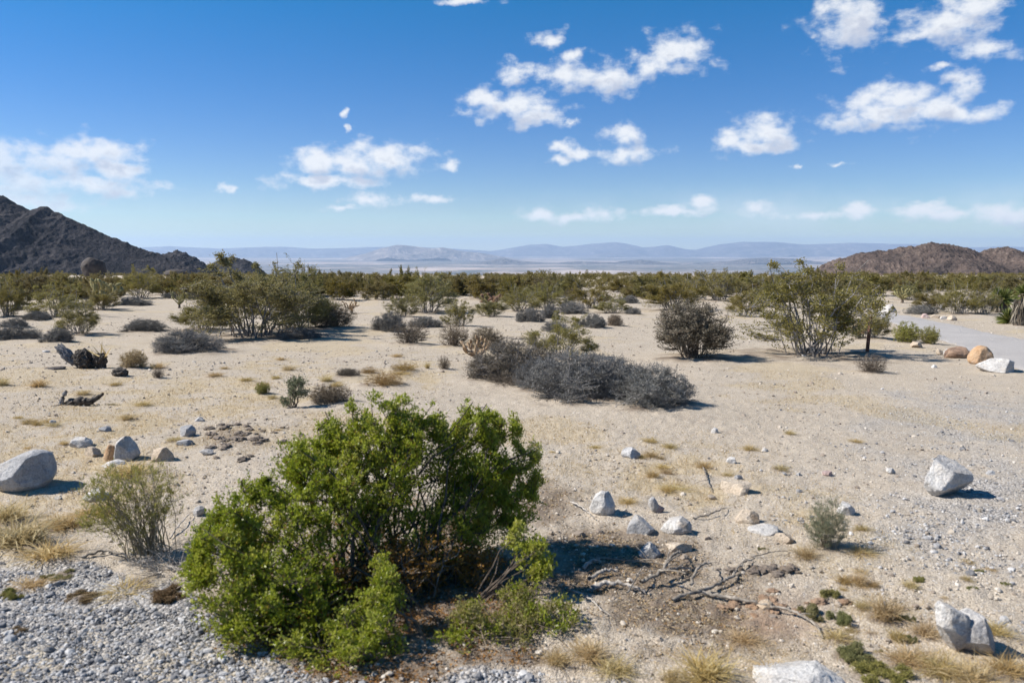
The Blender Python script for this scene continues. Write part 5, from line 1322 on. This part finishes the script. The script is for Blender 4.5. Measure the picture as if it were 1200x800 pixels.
def world():
    w = bpy.data.worlds.new('World'); SC.world = w; w.use_nodes = True
    nt = w.node_tree; nt.nodes.clear()
    out = N(nt, 'ShaderNodeOutputWorld'); bg = N(nt, 'ShaderNodeBackground'); nt.links.new(bg.outputs[0], out.inputs[0])
    sky = N(nt, 'ShaderNodeTexSky'); sky.sky_type = 'NISHITA'; sky.sun_disc = False
    sky.sun_elevation = SUN_EL; sky.sun_rotation = SUN_AZ; sky.altitude = 900; sky.air_density = 1.; sky.dust_density = .1; sky.ozone_density = 3.5
    tc = N(nt, 'ShaderNodeTexCoord'); sx = N(nt, 'ShaderNodeSeparateXYZ'); nt.links.new(tc.outputs['Generated'], sx.inputs[0])
    az = mth(nt, 'ARCTAN2', sx.outputs[0], sx.outputs[1]); el = mth(nt, 'ARCSINE', sx.outputs[2])
    cb = N(nt, 'ShaderNodeCombineXYZ'); nt.links.new(az, cb.inputs[0]); nt.links.new(el, cb.inputs[1])
    # field of the clouds as a node group, so that it can be looked up twice (the second time towards the sun, for the shading)
    g = bpy.data.node_groups.new('cloud_field', 'ShaderNodeTree')
    g.interface.new_socket('Vector', in_out='INPUT', socket_type='NodeSocketVector'); g.interface.new_socket('Field', in_out='OUTPUT', socket_type='NodeSocketFloat')
    gi = N(g, 'NodeGroupInput'); go = N(g, 'NodeGroupOutput')
    cur = None
    for px, py, a, b in CLOUDS:
        d = FW + RT * (px - 600) / F - UP * (py - 400) / F; d = d / np.linalg.norm(d)
        u, v = math.atan2(d[0], d[1]), math.asin(d[2])
        ka = F * math.hypot(1, (px - 600) / F); su, sv = ka / (a * .98), F / (b * 1.0)
        ma = N(g, 'ShaderNodeVectorMath', operation='MULTIPLY_ADD'); g.links.new(gi.outputs[0], ma.inputs[0]); ma.inputs[1].default_value = (su, sv, 0); ma.inputs[2].default_value = (-u * su, -v * sv, 0)
        ln = N(g, 'ShaderNodeVectorMath', operation='LENGTH'); g.links.new(ma.outputs[0], ln.inputs[0])
        if cur is None: cur = ln.outputs['Value']
        else: cur = mth(g, 'SMOOTH_MIN', cur, ln.outputs['Value'], .1)
    g.links.new(cur, go.inputs[0])
    def field(vec):
        n = N(nt, 'ShaderNodeGroup'); n.node_tree = g; nt.links.new(vec, n.inputs[0]); return n.outputs[0]
    # warp the look-up so that edges billow
    wn = N(nt, 'ShaderNodeTexNoise'); wn.inputs['Scale'].default_value = 34; wn.inputs['Detail'].default_value = 5; wn.inputs['Roughness'].default_value = .6; nt.links.new(cb.outputs[0], wn.inputs['Vector'])
    ws = N(nt, 'ShaderNodeVectorMath', operation='SUBTRACT'); nt.links.new(wn.outputs['Color'], ws.inputs[0]); ws.inputs[1].default_value = (.5, .5, .5)
    wm = N(nt, 'ShaderNodeVectorMath', operation='MULTIPLY'); nt.links.new(ws.outputs[0], wm.inputs[0]); wm.inputs[1].default_value = (.034, .018, 0)
    uv = N(nt, 'ShaderNodeVectorMath', operation='ADD'); nt.links.new(cb.outputs[0], uv.inputs[0]); nt.links.new(wm.outputs[0], uv.inputs[1])
    up = N(nt, 'ShaderNodeVectorMath', operation='ADD'); nt.links.new(uv.outputs[0], up.inputs[0]); up.inputs[1].default_value = (-.007, .015, 0)
    st = N(nt, 'ShaderNodeVectorMath', operation='MULTIPLY'); nt.links.new(cb.outputs[0], st.inputs[0]); st.inputs[1].default_value = (1, 1.5, 1)
    n1 = noise(nt, st.outputs[0], 36, 9, .56); n2 = noise(nt, st.outputs[0], 11, 3, .5)
    n3 = noise(nt, st.outputs[0], 85, 5, .6)
    f1 = field(uv.outputs[0]); f2 = field(up.outputs[0])
    nz = mth(nt, 'ADD', mth(nt, 'MULTIPLY', mth(nt, 'SUBTRACT', n1, .5), 3.0), mth(nt, 'MULTIPLY', mth(nt, 'SUBTRACT', n2, .5), .9))
    den = mth(nt, 'ADD', mth(nt, 'SUBTRACT', 1., f1), nz)
    alpha = mth(nt, 'MULTIPLY', maprange(nt, den, -.24, .95, 0, .95), maprange(nt, mth(nt, 'ADD', az, mth(nt, 'MULTIPLY', n2, .1)), -.62, -.33, .62, 1.))
    den2 = mth(nt, 'ADD', mth(nt, 'SUBTRACT', 1., f2), nz)
    shade = maprange(nt, mth(nt, 'ADD', den2, mth(nt, 'MULTIPLY', mth(nt, 'SUBTRACT', n3, .5), 1.1)), .3, 1.25)
    veil_n = noise(nt, st.outputs[0], 5, 5, .6)
    veil = mth(nt, 'MULTIPLY', mth(nt, 'MULTIPLY', maprange(nt, el, .0, .045), maprange(nt, el, .085, .045)), maprange(nt, veil_n, .38, .68, 0, .45))
    veil = mth(nt, 'MULTIPLY', veil, maprange(nt, az, -.1, .3, .2, 1.))
    cc = mix(nt, shade, (4.9, 5.0, 5.15), (3.2, 3.42, 4.0))
    hs = N(nt, 'ShaderNodeHueSaturation'); nt.links.new(maprange(nt, el, .06, .33, 1.27, 1.37, 'LINEAR'), hs.inputs['Saturation']); nt.links.new(maprange(nt, el, .06, .33, .519, .490, 'LINEAR'), hs.inputs['Hue']); nt.links.new(maprange(nt, el, .06, .33, .44, .505, 'LINEAR'), hs.inputs['Value'])
    gmn = N(nt, 'ShaderNodeGamma'); gmn.inputs['Gamma'].default_value = 1.15; nt.links.new(sky.outputs[0], gmn.inputs[0]); nt.links.new(gmn.outputs[0], hs.inputs['Color'])
    skyc = mix(nt, veil, mix(nt, 1., hs.outputs[0], (.9, .95, 1.0), 'MULTIPLY'), (4.2, 4.6, 5.2))
    final = mix(nt, alpha, skyc, cc)
    nt.links.new(final, bg.inputs['Color']); bg.inputs['Strength'].default_value = .10
    return w
world()

sd = bpy.data.lights.new('sun', 'SUN'); sd.energy = 4.15; sd.angle = R(.53); sd.color = (1., .945, .87)
so = bpy.data.objects.new('sun', sd); C.objects.link(so)
from mathutils import Vector
to_sun = Vector((math.sin(SUN_AZ) * math.cos(SUN_EL), math.cos(SUN_AZ) * math.cos(SUN_EL), math.sin(SUN_EL)))
so.rotation_euler = to_sun.to_track_quat('Z', 'Y').to_euler(); so.location = (-20, 10, 60)

cd = bpy.data.cameras.new('camera'); cd.sensor_width = 36; cd.lens = F * 36 / 1200; cd.clip_start = .05; cd.clip_end = 120000
cd.dof.use_dof = True; cd.dof.focus_distance = 22; cd.dof.aperture_fstop = 3.5
co = bpy.data.objects.new('camera', cd); C.objects.link(co); co.location = CAM; co.rotation_euler = (R(90) - TH, 0, 0)
SC.camera = co

vs = SC.view_settings; vs.view_transform = 'Standard'; vs.look = 'None'; vs.exposure = 0.93; vs.gamma = 1; vs.use_curve_mapping = False
SC.display_settings.display_device = 'sRGB'
cy = SC.cycles
cy.use_denoising = True
try: cy.denoiser = 'OPENIMAGEDENOISE'
except Exception: pass
cy.max_bounces = 6; cy.diffuse_bounces = 3; cy.glossy_bounces = 2; cy.transmission_bounces = 3; cy.volume_bounces = 1; cy.transparent_max_bounces = 4
cy.sample_clamp_indirect = 4
cy.use_adaptive_sampling = True; cy.adaptive_threshold = .01
